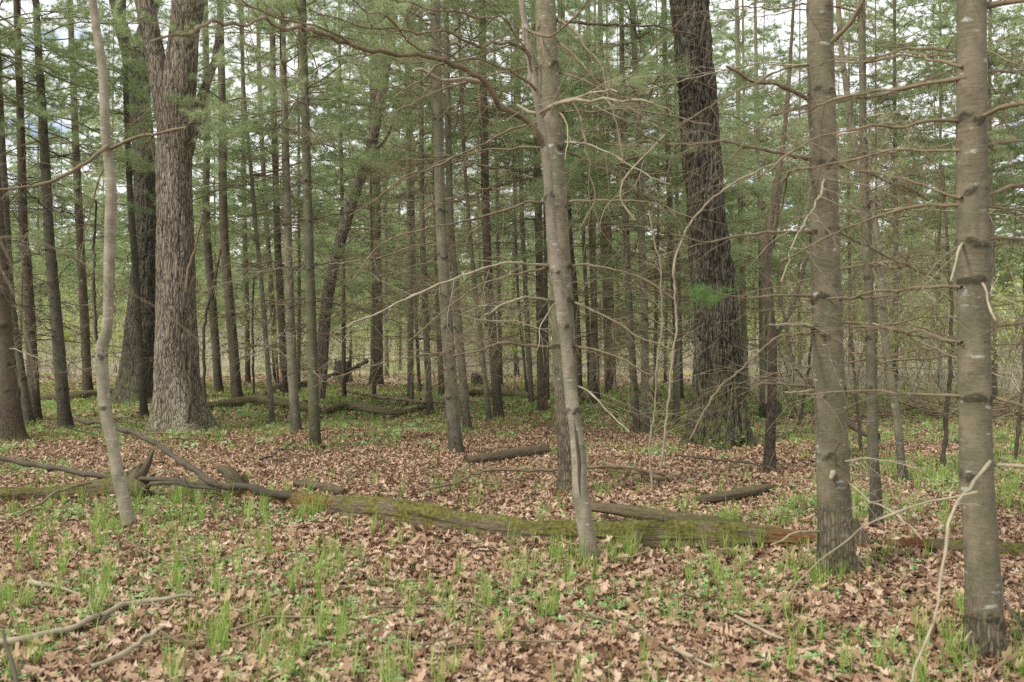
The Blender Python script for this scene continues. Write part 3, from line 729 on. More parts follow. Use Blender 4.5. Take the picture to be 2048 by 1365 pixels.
# ------------------------------------------------------------------ centre pine and leaning sapling
rC, YC, SC = pine('pine_tree', [(1145, 988), (1135, 850), (1128, 690), (1115, 467), (1103, 250), (1096, 120), (1091, 0)], 50, 40, 'pine_smooth',
    'grey-brown pine standing close behind the pale leaning sapling in the centre', nb=0, near=True, rough_h=1.7, collars=[50, 135, 225, 295, 410, 532, 600, 700], crown=False, H=12)
for i, (pp, w0, w1, dy, mt, tg) in enumerate([
    ([(1095, 137), (1050, 137), (948, 161), (845, 195), (770, 240)], 6, 3, -.7, 'branch', 9),
    ([(1095, 246), (1040, 252), (948, 300), (880, 330), (811, 356), (700, 430)], 7, 3, -.8, 'branch', 10),
    ([(1100, 296), (1040, 295), (982, 301), (879, 325), (780, 380)], 6, 2, .5, 'branch', 10),
    ([(1108, 407), (1060, 405), (1016, 417), (914, 445), (777, 480), (700, 560)], 7, 3, -.6, 'branch', 11),
    ([(1097, 532), (1065, 528), (1033, 527), (965, 535), (879, 570), (742, 631), (694, 655)], 8, 4, -1.3, 'branch_pale', 9),
    ([(1098, 537), (1033, 549), (965, 570), (896, 614), (820, 680)], 6, 3, -.5, 'branch', 9),
    ([(1102, 602), (1070, 597), (1040, 597), (999, 614), (970, 633)], 7, 4, -.6, 'branch_pale', 5),
    ([(1104, 695), (1050, 692), (999, 689), (950, 700), (907, 712)], 8, 4, -.6, 'branch', 6),
    ([(1110, 41), (1136, 44), (1190, 47), (1256, 50), (1307, 53), (1390, 70)], 7, 4, .6, 'branch_dark', 9),
    ([(1116, 40), (1140, 55), (1170, 90), (1200, 130), (1215, 190), (1230, 250), (1250, 330)], 8, 3, -.9, 'branch', 9),
    ([(1118, 85), (1150, 115), (1200, 170), (1260, 215), (1320, 260)], 7, 3, -.5, 'branch', 9),
    ([(1120, 146), (1170, 161), (1221, 188), (1290, 205), (1345, 225)], 6, 3, -.6, 'branch', 9),
    ([(1128, 225), (1165, 223), (1256, 220), (1341, 232), (1420, 250)], 6, 3, -.5, 'branch', 8),
    ([(1118, 285), (1170, 288), (1230, 310), (1280, 345), (1340, 370)], 6, 3, -.4, 'branch_pale', 8),
    ([(1130, 303), (1187, 328), (1256, 369), (1330, 450)], 6, 3, .6, 'branch', 8),
    ([(1130, 405), (1170, 402), (1250, 402), (1320, 410), (1390, 440)], 7, 3, -.3, 'branch', 9),
    ([(1140, 535), (1163, 529), (1220, 535), (1290, 560), (1350, 600)], 7, 3, -.4, 'branch', 8),
    ([(1142, 603), (1187, 621), (1238, 648), (1290, 680), (1350, 700)], 7, 3, -.5, 'branch', 8),
    ([(1148, 694), (1204, 703), (1256, 724), (1300, 750)], 7, 3, -.4, 'branch', 6),
    ([(1150, 770), (1187, 792), (1238, 843), (1262, 864)], 5, 3, -.6, 'branch_pale', 3),
    ([(1108, 222), (1125, 230), (1135, 262), (1137, 290), (1128, 320)], 4, 3, -.35, 'branch_pale', 0),
    ([(1076, 56), (1083, 80), (1090, 120), (1099, 130)], 6, 4, -.4, 'branch', 2),
    ([(1125, 600), (1105, 610), (1085, 650), (1073, 700)], 4, 2, -.5, 'branch_pale', 2)]):
    own_branch(rC, YC, pp, w0, w1, dy, mt, tg, .75, 200 + i, .0028)

rS, YS = tree_root('leaning_sapling', 'pale crooked dead sapling with split bark leaning in front of the centre pine', 'sapling', 1184, 1135)
pix = [(1184, 1135), (1172, 1060), (1160, 980), (1158, 917), (1150, 850), (1143, 792), (1132, 690), (1115, 553), (1104, 460), (1095, 342), (1078, 222), (1066, 160), (1057, 103), (1043, 0), (1030, -120), (1010, -300)]
ws = [36, 33, 32, 28, 26, 25, 22, 22, 20, 18, 16, 16, 15, 13, 11, 6]
P = wpts(pix, YS, rS); P[0][2] = -.06; R = [w / 2 / F * YS for w in ws]
me, SS = trunk_mesh(P, R, M['sapling'], 24, .02, 31, .006, [1.0, 1.55, 1.9, 2.4], .2, .15, .05, .08)
link('trunk', me, rS)
for i, (pp, w0, w1, dys, mt, tg) in enumerate([
    ([(1090, 300), (1078, 268), (1045, 230), (1003, 205), (960, 165), (900, 130), (845, 108), (760, 98), (690, 88), (640, 70), (590, 56), (520, 50), (430, 48), (370, 75), (300, 82)], 15, 7, [0, -.05, -.1, -.2, -.3, -.45, -.6, -.8, -1.0, -1.2, -1.5, -1.8, -2.2, -2.4, -2.6], 'branch', 14),
    ([(1075, 185), (1060, 165), (1030, 145), (1000, 130), (960, 122), (900, 130), (860, 152), (780, 190)], 9, 4, -.6, 'branch', 8),
    ([(1062, 118), (1050, 100), (1020, 90), (985, 90), (940, 85), (890, 70), (840, 68), (760, 52), (690, 46), (620, 20)], 10, 4, -1.0, 'branch', 10),
    ([(1075, 228), (1058, 225), (1040, 215)], 9, 7, .05, 'branch_pale', 0),
    ([(1080, 226), (1100, 215), (1125, 203), (1150, 205), (1180, 208), (1210, 202), (1245, 205), (1262, 202), (1310, 198)], 12, 5, [0, -.1, -.2, -.25, -.3, -.35, -.4, -.45, -.5], 'branch_pale', 5),
    ([(1090, 215), (1130, 196), (1180, 194), (1215, 190), (1240, 180)], 6, 3, -.5, 'branch_pale', 4),
    ([(1145, 205), (1160, 240), (1170, 280), (1182, 330), (1190, 400), (1170, 460)], 6, 3, -.5, 'branch', 5),
    ([(960, 165), (925, 160), (880, 160), (840, 137), (828, 134)], 8, 8, -.3, 'branch_pale', 0),
    ([(1052, 60), (1100, 80), (1140, 55), (1170, 20), (1200, -10)], 7, 4, -.3, 'branch', 6),
    ([(700, 88), (660, 60), (600, 52), (560, 30), (500, 0), (440, -40)], 7, 3, [-1, -1.1, -1.2, -1.4, -1.6, -1.8], 'branch', 5),
    ([(1066, 150), (1030, 60), (980, 30), (900, 30), (820, 0), (760, -20)], 6, 3, -.9, 'branch', 9),
    ([(850, 108), (800, 70), (740, 20), (700, -20)], 6, 3, [-.6, -.7, -.9, -1.1], 'branch', 6)]):
    own_branch(rS, YS, pp, w0, w1, dys, mt, tg, .8, 300 + i, .0026, droop=.02, wig=.025)
# dark split in the lower bark: a raised strip of older bark down the front
mb = MB(); zz = np.linspace(.95, .42, 26); Pq = []
for q in zz:
    c, rr = at_h(SS, q); Pq.append(c + np.array([-.004, -rr * .93, 0]))
tube(mb, np.array(Pq), .012 * np.sin(np.linspace(.15, 3.0, 26)) + .001, 6); link('bark_scar', mb.mesh('bark_scar', M['branch_dark']), rS)

# ------------------------------------------------------------------ oaks
def oak(label, base, pixm, ws, mat, seed, oakd, limbs, flare=.55, flare_h=.35, moss_h=.9, k=180, moss_base=1):
    root, Yd = tree_root('oak_tree', label, 'oak tree', *base)
    P = wpts(pixm, Yd, root); P[0][2] = -.08; R = [w / 2 / F * Yd for w in ws]; P, R = extend(P, R, 11)
    me, S = trunk_mesh(P, R, M[mat], k, .022, seed, oakd, None, .1, flare, flare_h, moss_h, 5, moss_base); link('trunk', me, root)
    for i, (pp, w0, w1, dy) in enumerate(limbs):
        P = wpts(pp, Yd, root, [dy * j / (len(pp) - 1) for j in range(len(pp))]); R = [(w0 + (w1 - w0) * j / (len(pp) - 1)) / 2 / F * Yd for j in range(len(pp))]
        me, _ = trunk_mesh(P, R, M[mat], 64, .03, seed + 5 + i, oakd * .8, None, .1, 0, .1, .01); link('limb', me, root)
    return root, Yd, S
rO, YO, SO = oak('big straight oak with light grey flaky bark and a wide flared mossy foot', (357, 868),
    [(362, 868), (357, 790), (353, 650), (351, 467), (347, 330), (356, 200), (368, 80), (376, 0), (382, -120)], [94, 90, 79, 74, 69, 66, 60, 62, 58],
    'oak_light', 4, .02, [([(345, 330), (334, 250), (322, 170), (306, 90), (288, 0), (270, -120)], 44, 34, -.1), ([(362, 360), (384, 270), (398, 215), (414, 165), (430, 120), (440, 40)], 26, 11, .9)], .68, .28)
own_branch(rO, YO, [(386, 560), (375, 585), (378, 540), (392, 490), (402, 445), (400, 415)], 9, 4, [-.35, -.4, -.4, -.4, -.4, -.4], 'branch', 2, .3, 401)
own_branch(rO, YO, [(380, 800), (373, 850), (383, 790), (362, 700), (358, 640), (356, 610)], 9, 6, [-.4, -.45, -.40, -.34, -.34, -.33], 'branch_dark', 0, .2, 402, name='vine', wig=.02)
own_branch(rO, YO, [(314, 330), (305, 300), (298, 268), (292, 250)], 6, 3, -.1, 'branch', 4, .3, 403)
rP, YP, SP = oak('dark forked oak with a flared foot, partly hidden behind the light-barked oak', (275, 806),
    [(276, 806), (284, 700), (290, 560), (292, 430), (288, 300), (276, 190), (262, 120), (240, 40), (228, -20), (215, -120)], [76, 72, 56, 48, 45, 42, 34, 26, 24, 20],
    'oak_mid_dark', 12, .03, [([(284, 250), (284, 150), (282, 90), (300, 30), (316, -30), (330, -100)], 36, 22, .2)], .5, .5, 1.0, 120)
rR, YR, SR = oak('massive dark oak with deeply furrowed bark and small seedlings at its foot', (1437, 886),
    [(1438, 886), (1437, 800), (1435, 680), (1426, 560), (1412, 430), (1398, 240), (1387, 100), (1380, 0), (1370, -120)], [108, 106, 96, 84, 78, 72, 72, 78, 74],
    'oak_dark', 21, .055, [], .36, .3, 1.5, 200, 1)

# thin near tree left (crooked, forked)
rT, YT = tree_root('young_maple', 'slender crooked smooth-barked tree with a kink, rising from beside the mossy log', 'tree', 265, 1062)
pix = [(265, 1062), (250, 1010), (236, 950), (226, 890), (212, 830), (206, 760), (203, 700), (214, 660), (217, 600), (219, 500), (222, 376), (212, 270), (205, 140), (193, 60), (185, 0), (170, -140)]
P = wpts(pix, YT, rT); P[0][2] = -.05; R = [w / 2 / F * YT for w in [28, 26, 25, 24, 24, 25, 26, 22, 21, 21, 20, 18, 17, 16, 15, 10]]; P, R = extend(P, R, 7)
me, ST = trunk_mesh(P, R, M['sapling'], 20, .025, 44, .002, [1.35, .95], .1, .15, .05, .1); link('trunk', me, rT)
own_branch(rT, YT, [(216, 300), (240, 290), (270, 275), (308, 270), (340, 262), (370, 253)], 9, 6, -.3, 'branch', 5, .5, 410)
own_branch(rT, YT, [(216, 292), (200, 304), (160, 335), (103, 363), (50, 373), (0, 380), (-80, 385)], 10, 6, -.8, 'branch', 7, .5, 411)
own_branch(rT, YT, [(212, 330), (190, 380), (170, 470), (158, 560)], 4, 2, .3, 'branch', 4, .4, 412)
own_branch(rT, YT, [(203, 700), (194, 690), (192, 640), (186, 560), (188, 500)], 6, 3, .4, 'branch_dark', 4, .4, 413)

# ------------------------------------------------------------------ the pines of the middle distance
MIDS = [
 ([(25, 880), (8, 740), (-4, 600), (-16, 420), (-30, 200), (-40, 0)], 50, 34, 'pine_red', 'thick reddish pine trunk cut by the left edge, mossy at its foot', 14),
 ([(60, 856), (38, 730), (20, 600), (12, 467), (5, 340), (-6, 120), (-12, 0)], 21, 15, 'pine_grey', 'olive grey pine stem between the thick reddish trunk and a darker pine', 20),
 ([(71, 846), (63, 700), (53, 520), (47, 467), (40, 200), (33, 0)], 24, 12, 'pine_red', 'brown pine just right of the olive grey stem near the left edge', 26),
 ([(132, 860), (118, 700), (104, 540), (98, 467), (86, 240), (72, 0)], 26, 13, 'pine_dark', 'nearly black-banded pine, second stem left of the slender crooked tree', 26),
 ([(176, 787), (168, 620), (160, 470), (152, 300), (147, 170), (140, 0)], 19, 11, 'pine_red', 'dark brown pine standing behind the slender crooked tree, beyond the far log', 18),
 ([(290, 840), (280, 700), (270, 520), (262, 420), (254, 240), (247, 0)], 15, 10, 'pine_dark', 'slim banded pine in front of the dark forked oak', 16),
 ([(438, 792), (428, 650), (416, 500), (412, 400), (414, 250), (410, 0)], 17, 12, 'pine_dark', 'first pine right of the light-barked oak, straight and brown grey', 18),
 ([(475, 804), (462, 640), (450, 500), (446, 400), (445, 240), (440, 0)], 21, 13, 'pine_red', 'brown pine ending above the fallen mossy limb right of the big light oak', 20),
 ([(496, 770), (494, 640), (491, 520), (488, 380), (484, 0)], 11, 7, 'pine_dark', 'thin straight dark pine in the far row, right of the brown pine', 14),
 ([(546, 848), (535, 720), (522, 560), (510, 440), (502, 340), (488, 180)], 11, 5, 'pine_grey', 'thin grey pine with long side twigs left of the marked trunk', 24),
 ([(553, 778), (546, 640), (538, 520), (530, 400), (520, 200), (516, 0)], 12, 8, 'pine_red', 'thin reddish pine directly left of the marked trunk', 14),
 ([(569, 795), (563, 640), (556, 500), (552, 380), (547, 200), (544, 0)], 15, 11, 'pine_dark', 'dark pine with an orange-pink paint mark low on its bark', 18),
 ([(594, 870), (586, 760), (581, 640), (576, 480), (570, 260), (564, 0)], 20, 12, 'pine_grey', 'grey pine with mossy foot next to the darker mossy pine', 26),
 ([(631, 898), (626, 760), (622, 620), (617, 467), (612, 280), (605, 0)], 22, 15, 'pine_moss', 'dark moss-streaked pine, its foot in brown leaves left of centre', 30),
 ([(688, 803), (687, 650), (686, 500), (683, 360), (680, 200)], 9, 6, 'pine_dark', 'very thin dark pine just right of the leaning trunk', 16),
 ([(753, 770), (753, 640), (751, 467), (750, 300), (749, 205), (747, 0)], 26, 17, 'pine_red', 'stout dark reddish pine standing alone behind the fallen branch', 18),
 ([(774, 755), (772, 640), (771, 500), (770, 300)], 9, 6, 'pine_grey', 'thin far grey pine tight beside the stout dark reddish pine', 0),
 ([(821, 815), (821, 680), (821, 518), (818, 400), (816, 250), (812, 0)], 13, 9, 'pine_grey', 'straight greenish pine, left one of a cluster before the bright clearing', 20),
 ([(840, 792), (834, 680), (830, 560), (826, 400), (822, 200)], 7, 5, 'pine_dark', 'dark leaning stem crossing between two greenish pines', 8),
 ([(860, 830), (854, 700), (848, 560), (844, 430), (842, 200), (840, 0)], 14, 8, 'pine_grey', 'greenish grey pine with a blackened foot left of the large banded pine', 22),
 ([(885, 797), (880, 680), (876, 560), (872, 400), (868, 200)], 15, 10, 'pine_red', 'reddish pine half hidden behind the large banded pine', 12),
 ([(913, 908), (903, 790), (896, 690), (888, 560), (882, 450), (876, 240), (871, 0)], 27, 18, 'pine_grey', 'large banded grey pine with black collars left of centre', 40),
 ([(936, 864), (926, 760), (916, 640), (908, 540), (901, 450), (896, 240), (892, 0)], 17, 11, 'pine_grey', 'slimmer grey pine close to the right of the large banded pine', 26),
 ([(980, 848), (968, 740), (955, 620), (944, 518), (936, 420), (925, 250)], 11, 6, 'pine_grey', 'thin leaning grey pine meeting the foot of a red-brown pine', 20),
 ([(998, 842), (990, 740), (982, 640), (973, 470), (968, 240), (965, 0)], 20, 13, 'pine_red', 'red-brown banded pine left of the centre pine, its foot dark', 30),
 ([(1002, 778), (1000, 680), (997, 560), (994, 400), (990, 200)], 8, 5, 'pine_dark', 'thin black pine right behind the red-brown banded pine', 8),
 ([(1034, 752), (1030, 680), (1026, 600), (1030, 400), (1031, 0)], 10, 7, 'pine_red', 'thin far pine standing at the bright edge of the clearing', 0),
 ([(1064, 812), (1057, 700), (1050, 560), (1044, 430), (1038, 200), (1034, 0)], 11, 7, 'pine_grey', 'thin grey pine with crooked stem between red-brown pine and dark pine', 18),
 ([(1055, 790), (1048, 720), (1040, 640), (1034, 540)], 6, 3, 'pine_grey', 'thinnest pole of the centre group, slightly leaning', 8),
 ([(1084, 832), (1082, 700), (1079, 540), (1076, 400), (1073, 280), (1068, 0)], 18, 12, 'pine_red', 'brown banded pine just left of the centre pine', 26),
 ([(1096, 808), (1094, 720), (1092, 600), (1090, 400)], 8, 6, 'pine_dark', 'narrow dark stem wedged against the brown banded pine', 6),
 ([(1157, 802), (1155, 700), (1146, 560), (1137, 467), (1129, 240), (1122, 0)], 17, 15, 'pine_moss', 'dark mossy pine hidden behind the centre pine', 24),
 ([(1180, 782), (1176, 660), (1168, 500), (1164, 350), (1160, 150)], 9, 6, 'pine_dark', 'thin dark stem, first one right of the centre pine', 8),
 ([(1193, 802), (1190, 680), (1185, 500), (1180, 350), (1176, 0)], 15, 9, 'pine_red', 'brown pine second to the right of the centre pine', 18),
 ([(1181, 814), (1184, 700), (1187, 587), (1188, 470)], 9, 5, 'pine_grey', 'thin greenish pole crossing the brown pine right of the centre pine', 10),
 ([(1218, 788), (1214, 650), (1209, 470), (1204, 300), (1200, 0)], 16, 10, 'pine_red', 'dark brown pine third to the right of the centre pine', 16),
 ([(1229, 776), (1225, 660), (1221, 540), (1216, 300)], 10, 6, 'pine_dark', 'dim narrow pine leaning against the dark brown pine', 8),
 ([(1275, 862), (1266, 740), (1258, 600), (1252, 450), (1248, 300), (1244, 120)], 15, 9, 'pine_grey', 'dark greenish pine, left stem of a close pair', 22),
 ([(1291, 864), (1290, 760), (1289, 640), (1283, 470), (1280, 342), (1270, 120), (1266, 0)], 17, 11, 'pine_grey', 'paler smooth pine, right stem of a close pair, with a cut scar', 26),
 ([(1353, 848), (1353, 740), (1351, 620), (1342, 470), (1336, 300), (1327, 0)], 15, 9, 'pine_grey', 'slim grey pine just left of the massive dark oak', 24),
 ([(1363, 802), (1361, 700), (1358, 560), (1352, 300)], 9, 6, 'pine_dark', 'thin dim pine between slim grey pine and massive oak', 8),
 ([(1493, 795), (1489, 680), (1485, 560), (1480, 400), (1476, 200)], 13, 8, 'pine_grey', 'grey pine peeking out on the right side of the massive oak', 10),
 ([(1525, 828), (1524, 700), (1521, 500), (1517, 350), (1510, 0)], 11, 6, 'pine_grey', 'thin grey pine behind the forked brown tree', 16),
 ([(1753, 1074), (1751, 980), (1746, 900), (1741, 700), (1734, 467), (1728, 342), (1724, 0)], 23, 13, 'pine_grey', 'slender banded pine just right of the second nearest pine', 22),
 ([(1806, 962), (1797, 860), (1785, 780), (1772, 690), (1765, 600), (1757, 500), (1740, 400), (1714, 308), (1692, 171), (1676, 0)], 17, 10, 'pine_grey', 'thin crooked greenish pine bending left, beyond the slender banded pine', 20),
]
LOWCB = {1275: 3.3, 1291: 3.6, 1353: 3.3, 1525: 2.9, 1806: 3.5, 594: 4.5, 631: 4.7, 132: 4.4, 1493: 3.0, 546: 4.1, 176: 4.0, 438: 4.0}
for i, (pix, wb, wt, mat, lab, nb) in enumerate(MIDS):
    Yd = depth(pix[0][1]); near = Yd < 13
    ht_ = 15 if Yd > 12 else 12
    root, Yd, S = pine('pine_tree', pix, wb, wt, mat, lab, nb, near=False if Yd > 13 else True, H=ht_ * (0.75 if wb < 12 else 1), rough_h=.9 if 'red' in mat or 'dark' in mat else .7,
                       crown=(Yd > 10.5 and wb > 8), cb=LOWCB.get(pix[0][0]), z0=.9 if Yd > 11 else 1.1, cat='pine tree')
    if 'orange-pink' in lab:
        mb = MB(); c, rr = at_h(S, EYE + (HY - 757) / F * Yd)
        Pq = [c + np.array([-.02, -rr - .003, -.17]), c + np.array([-.03, -rr - .004, 0]), c + np.array([-.07, -rr - .004, .2])]
        tube(mb, spline(np.array(Pq), .04), np.interp(np.linspace(0, 1, len(spline(np.array(Pq), .04))), [0, .3, .7, 1], [.005, .028, .02, .004]), 6)
        link('paint_mark', mb.mesh('paint_mark', M['ribbon']), root)

# leaning grey trunk, forked brown tree, dark stem
def stem_tree(name, label, cat, pix, wb, wt, mat, H=8, k=16, coll=None, oakd=.006, dys=None):
    root, Yd = tree_root(name, label, cat, *pix[0]); P = wpts(pix, Yd, root, dys); P[0][2] = -.05
    n = len(pix); R = [(wb + (wt - wb) * i / (n - 1)) / 2 / F * Yd for i in range(n)]
    if H: P, R = extend(P, R, H)
    me, S = trunk_mesh(P, R, M[mat], k, .04, int(pix[0][0]), oakd, coll, 3, .2, .08, .2); link('trunk', me, root); return root, Yd, S
r_, Y_, S_ = stem_tree('leaning_oak', 'grey furrowed trunk leaning to the right behind the mossy dark pine', 'oak tree', [(638, 810), (645, 720), (652, 620), (668, 530), (690, 450), (712, 380), (735, 320), (752, 250), (770, 150), (790, 0)], 25, 19, 'oak_mid', 9, 40, None, .015)
own_branch(r_, Y_, [(715, 372), (700, 330), (672, 300), (640, 285)], 7, 3, .3, 'branch_dark', 8, .7, 420)
own_branch(r_, Y_, [(735, 320), (770, 280), (800, 220), (840, 170)], 8, 3, .4, 'branch_dark', 8, .7, 421)
r_, Y_, S_ = stem_tree('forked_tree', 'narrow brown tree with peeling bark that forks at chest height right of the massive oak', 'tree', [(1538, 935), (1541, 860), (1544, 780), (1545, 690), (1538, 600), (1533, 500), (1545, 420), (1560, 330), (1575, 200)], 24, 9, 'pine_red', 7, 20, None, .01)
own_branch(r_, Y_, [(1546, 676), (1562, 655), (1578, 625), (1594, 585), (1606, 545), (1618, 501), (1625, 450)], 11, 8, .4, 'branch_dark', 4, .5, 422, name='limb')
own_branch(r_, Y_, [(1535, 520), (1550, 470), (1558, 400), (1572, 350), (1590, 330)], 9, 5, .3, 'branch_dark', 6, .5, 423, name='limb')
for i, (pix, wb, wt, lab) in enumerate([
    ([(1885, 935), (1895, 800), (1904, 690), (1898, 560), (1892, 450), (1886, 330)], 10, 5, 'dark wavy stem rising left of the nearest pine, twigs all along it'),
    ([(2030, 925), (2034, 860), (2043, 790), (2050, 700), (2056, 600)], 8, 5, 'thin dark stem at the right edge beyond the nearest pine'),
    ([(1597, 852), (1608, 790), (1622, 700), (1630, 600)], 8, 4, 'thin brown sapling leaning right, just left of the second nearest pine'),
    ([(1722, 905), (1716, 820), (1706, 720), (1700, 600), (1712, 540)], 7, 4, 'wavy thin sapling right of the second nearest pine'),
    ([(209, 838), (203, 780), (196, 700), (190, 620), (188, 520), (192, 400)], 7, 4, 'dark whip-thin sapling close to the slender crooked tree'),
    ([(411, 812), (408, 740), (407, 680), (414, 620), (430, 560), (440, 500)], 7, 4, 'thin dark bent sapling right of the big light oak'),
    ([(508, 795), (506, 700), (505, 600), (512, 540)], 5, 3, 'thread-thin sapling before the far brush left of centre'),
    ([(1320, 935), (1330, 860), (1338, 780), (1352, 640), (1350, 520), (1380, 450), (1430, 395), (1500, 350), (1600, 310)], 5, 4, 'pale arching whip curving up across the massive oak'),
    ([(1305, 985), (1300, 900), (1310, 800), (1318, 700), (1322, 560), (1300, 430)], 4, 3, 'very thin pale whip left of the massive oak'),
    ([(1755, 700), (1752, 720)], 4, 3, '')]):
    if not lab: continue
    pale = 'pale' in lab
    root, Yd = tree_root('sapling', lab, 'sapling', *pix[0]); P = wpts(pix, Yd, root); P[0][2] = -.04; n = len(pix)
    mb = MB(); limb_arrays(mb, P, [(wb + (wt - wb) * j / (n - 1)) / 2 / F * Yd for j in range(n)], 800 + i, 14, .6, .0026, .014, 8, True, .0)
    link('stem', mb.mesh('stem', M['branch_pale' if pale else 'branch_dark']), root)

# curled pale twig hanging left of the massive oak
root = thing('hanging_vine', 'pale curled vine hanging left of the massive oak', 'vine', (W(1240, 400, 8.6) * [1, 1, 0]))
mb = MB(); o_ = np.array(root.location)
limb_arrays(mb, [W(a, b, 8.6) - o_ for a, b in [(1330, 270), (1290, 310), (1255, 345), (1241, 375), (1243, 410), (1258, 430), (1272, 443)]], [.006, .007, .008, .008, .008, .007, .005], 850, 2, .3, .002, .01)
limb_arrays(mb, [W(a, b, 8.6) - o_ for a, b in [(1290, 310), (1270, 370), (1230, 395), (1208, 420), (1198, 450)]], [.004, .004, .004, .004, .003], 851, 1, .3, .002, .01)
link('stem', mb.mesh('stem', M['branch_pale']), root)

def bank_leaves(lab, path, n, spread, zmax):
    t = rng.random(n) * (len(path) - 1); j = np.minimum(t.astype(int), len(path) - 2); f = (t - j)[:, None]; path = np.array(path)
    p = path[j] * (1 - f) + path[j + 1] * f; p = p + np.stack([rng.normal(0, spread, n), rng.normal(0, spread, n)], -1); q = np.abs(rng.normal(0, 1, n))
    z = gh(p[:, 0], p[:, 1]) + rng.uniform(.01, zmax, n)
    o = scatter('fallen_oak_leaves', leaf_hi, np.stack([p[:, 0], p[:, 1], z], -1), rng.uniform(0, 6.28, n), rng.normal(0, .5, n), rng.normal(0, .5, n), rng.uniform(.06, .12, n), M['leaf'], curl)
    o['kind'] = 'stuff'; o['label'] = lab
lg = [((a - CX) / F * depth(b), depth(b) - .13) for a, b in [(460, 1010), (560, 1018), (740, 1044), (960, 1078), (1180, 1094), (1420, 1110), (1660, 1116), (1900, 1130), (2060, 1142)]]
bank_leaves('dry leaves banked against the long mossy log', lg, 520, .06, .06)
lg = [((a - CX) / F * depth(b), depth(b) - .08) for a, b in [(-100, 1014), (0, 1012), (150, 1008), (280, 1008)]]
bank_leaves('dry leaves banked against the left mossy log', lg, 160, .05, .08)
for (bx, by_, rad_) in [(1974, 1330, .14), (1676, 1172, .15), (1184, 1135, .07), (265, 1062, .07), (1145, 988, .16), (357, 868, .5), (1437, 886, .5), (913, 908, .12), (631, 898, .12)]:
    Yb = depth(by_); Xb = (bx - CX) / F * Yb; cir = [(Xb + math.cos(a) * rad_, Yb + math.sin(a) * rad_) for a in np.linspace(0, 6.28, 12)]
    bank_leaves('dry leaves gathered round a trunk foot', cir, int(90 + 260 * rad_), .05, .055)

# blurred bare bush at the left, its foot outside the picture
root = thing('bare_bush', 'blurred pale bare twigs arching in from the left edge close to the viewer', 'bush', (-1.75, 2.35, float(gh(-1.75, 2.35))))
o_ = np.array(root.location)
for i, (pp, Yn, w) in enumerate([([(-400, 1900), (-380, 1300), (-330, 800), (-150, 520), (0, 481), (103, 494), (205, 546), (308, 621), (393, 686)], 2.45, 8),
                                 ([(-430, 2000), (-300, 1400), (-200, 900), (-90, 520), (0, 520), (34, 587), (58, 707), (72, 772)], 2.3, 9),
                                 ([(-430, 2000), (-260, 1500), (-180, 1000), (-70, 480), (-20, 440), (15, 520), (40, 600)], 2.2, 7)]):
    mb = MB(); limb_arrays(mb, [W(a, b, Yn) - o_ for a, b in pp], np.linspace(w * .5, w * .22, len(pp)) / 2 / F * Yn, 860 + i, 3, .25, .0015, .01, 7, False)
    link('stem', mb.mesh('stem', M['branch']), root)

# ------------------------------------------------------------------ logs and fallen wood
def log_mesh(name, P, R, k, seed, mat='log', moss=(0, 1), rot=None, amp=.16, closed=True, step=.03, squash=1.0, jag=.0, sides_moss=1):
    S = spline(np.column_stack([P, R]), step); Pt, Rt = S[:, :3], S[:, 3]; n = len(Pt)
    V, D, th = ring(Pt, Rt, k); s = np.concatenate([[0], np.cumsum(np.linalg.norm(np.diff(Pt, axis=0), axis=1))])
    q = np.stack([np.repeat((s * 2.2)[:, None], k, 1), np.cos(th)[None] * 1.6 + 0 * s[:, None], np.sin(th)[None] * 1.6 + 0 * s[:, None]], -1)
    nn = fbm(q + seed, seed, 4) - .5; gr = fbm(q * [1.0, 9, 9] + seed, seed + 5, 3) - .5
    off = (nn * amp * 2.4 + gr * amp * 1.3) * Rt[:, None]
    if rot is not None:
        ra = np.interp(s / s[-1], *rot); off -= (fbm(q * [5, 3, 3], seed + 8, 3) * .55 * ra[:, None]) * Rt[:, None]
    else: ra = np.zeros(n)
    V = V + D * off[..., None]
    if jag:
        e = np.clip((s - s[-1] + .25) / .25, 0, 1); T = frames(Pt)[0]; V = V + T[:, None, :] * (e[:, None] * (fbm(q * [.1, 5, 5], seed + 2, 2) - .5) * jag)[..., None]
    V[..., 2] = V[..., 2] * 1.0
    mb = MB(); mb.add(np.vstack([V.reshape(-1, 3), Pt[:1], Pt[-1:]]), gridq(n, k), [(j, (j + 1) % k, n * k) for j in range(k)][::-1] + [((n - 1) * k + j, (n - 1) * k + (j + 1) % k, n * k + 1) for j in range(k)])
    me = mb.mesh(name, M[mat])
    u = np.repeat(s[:, None], k, 1).ravel(); v = np.repeat((th / 6.28)[None], n, 0).ravel(); uvset(me, np.vstack([np.stack([u, v], -1), [[0, 0], [s[-1], 0]]]))
    attr(me, 'rot', np.append(np.repeat(ra, k), [1, 1])); mo = np.interp(s / s[-1], *moss) if moss else np.zeros(n); attr(me, 'moss', np.append(np.repeat(mo, k), [0, 0]))
    return me

def gp(px, by, rpx):
    """centre of a log whose lower edge is seen at by"""
    Yd = depth(by) ; r = rpx / F * Yd; x = (px - CX) / F * Yd
    return np.array([x, Yd, float(gh(x, Yd)) + r * .8 + .02]), r

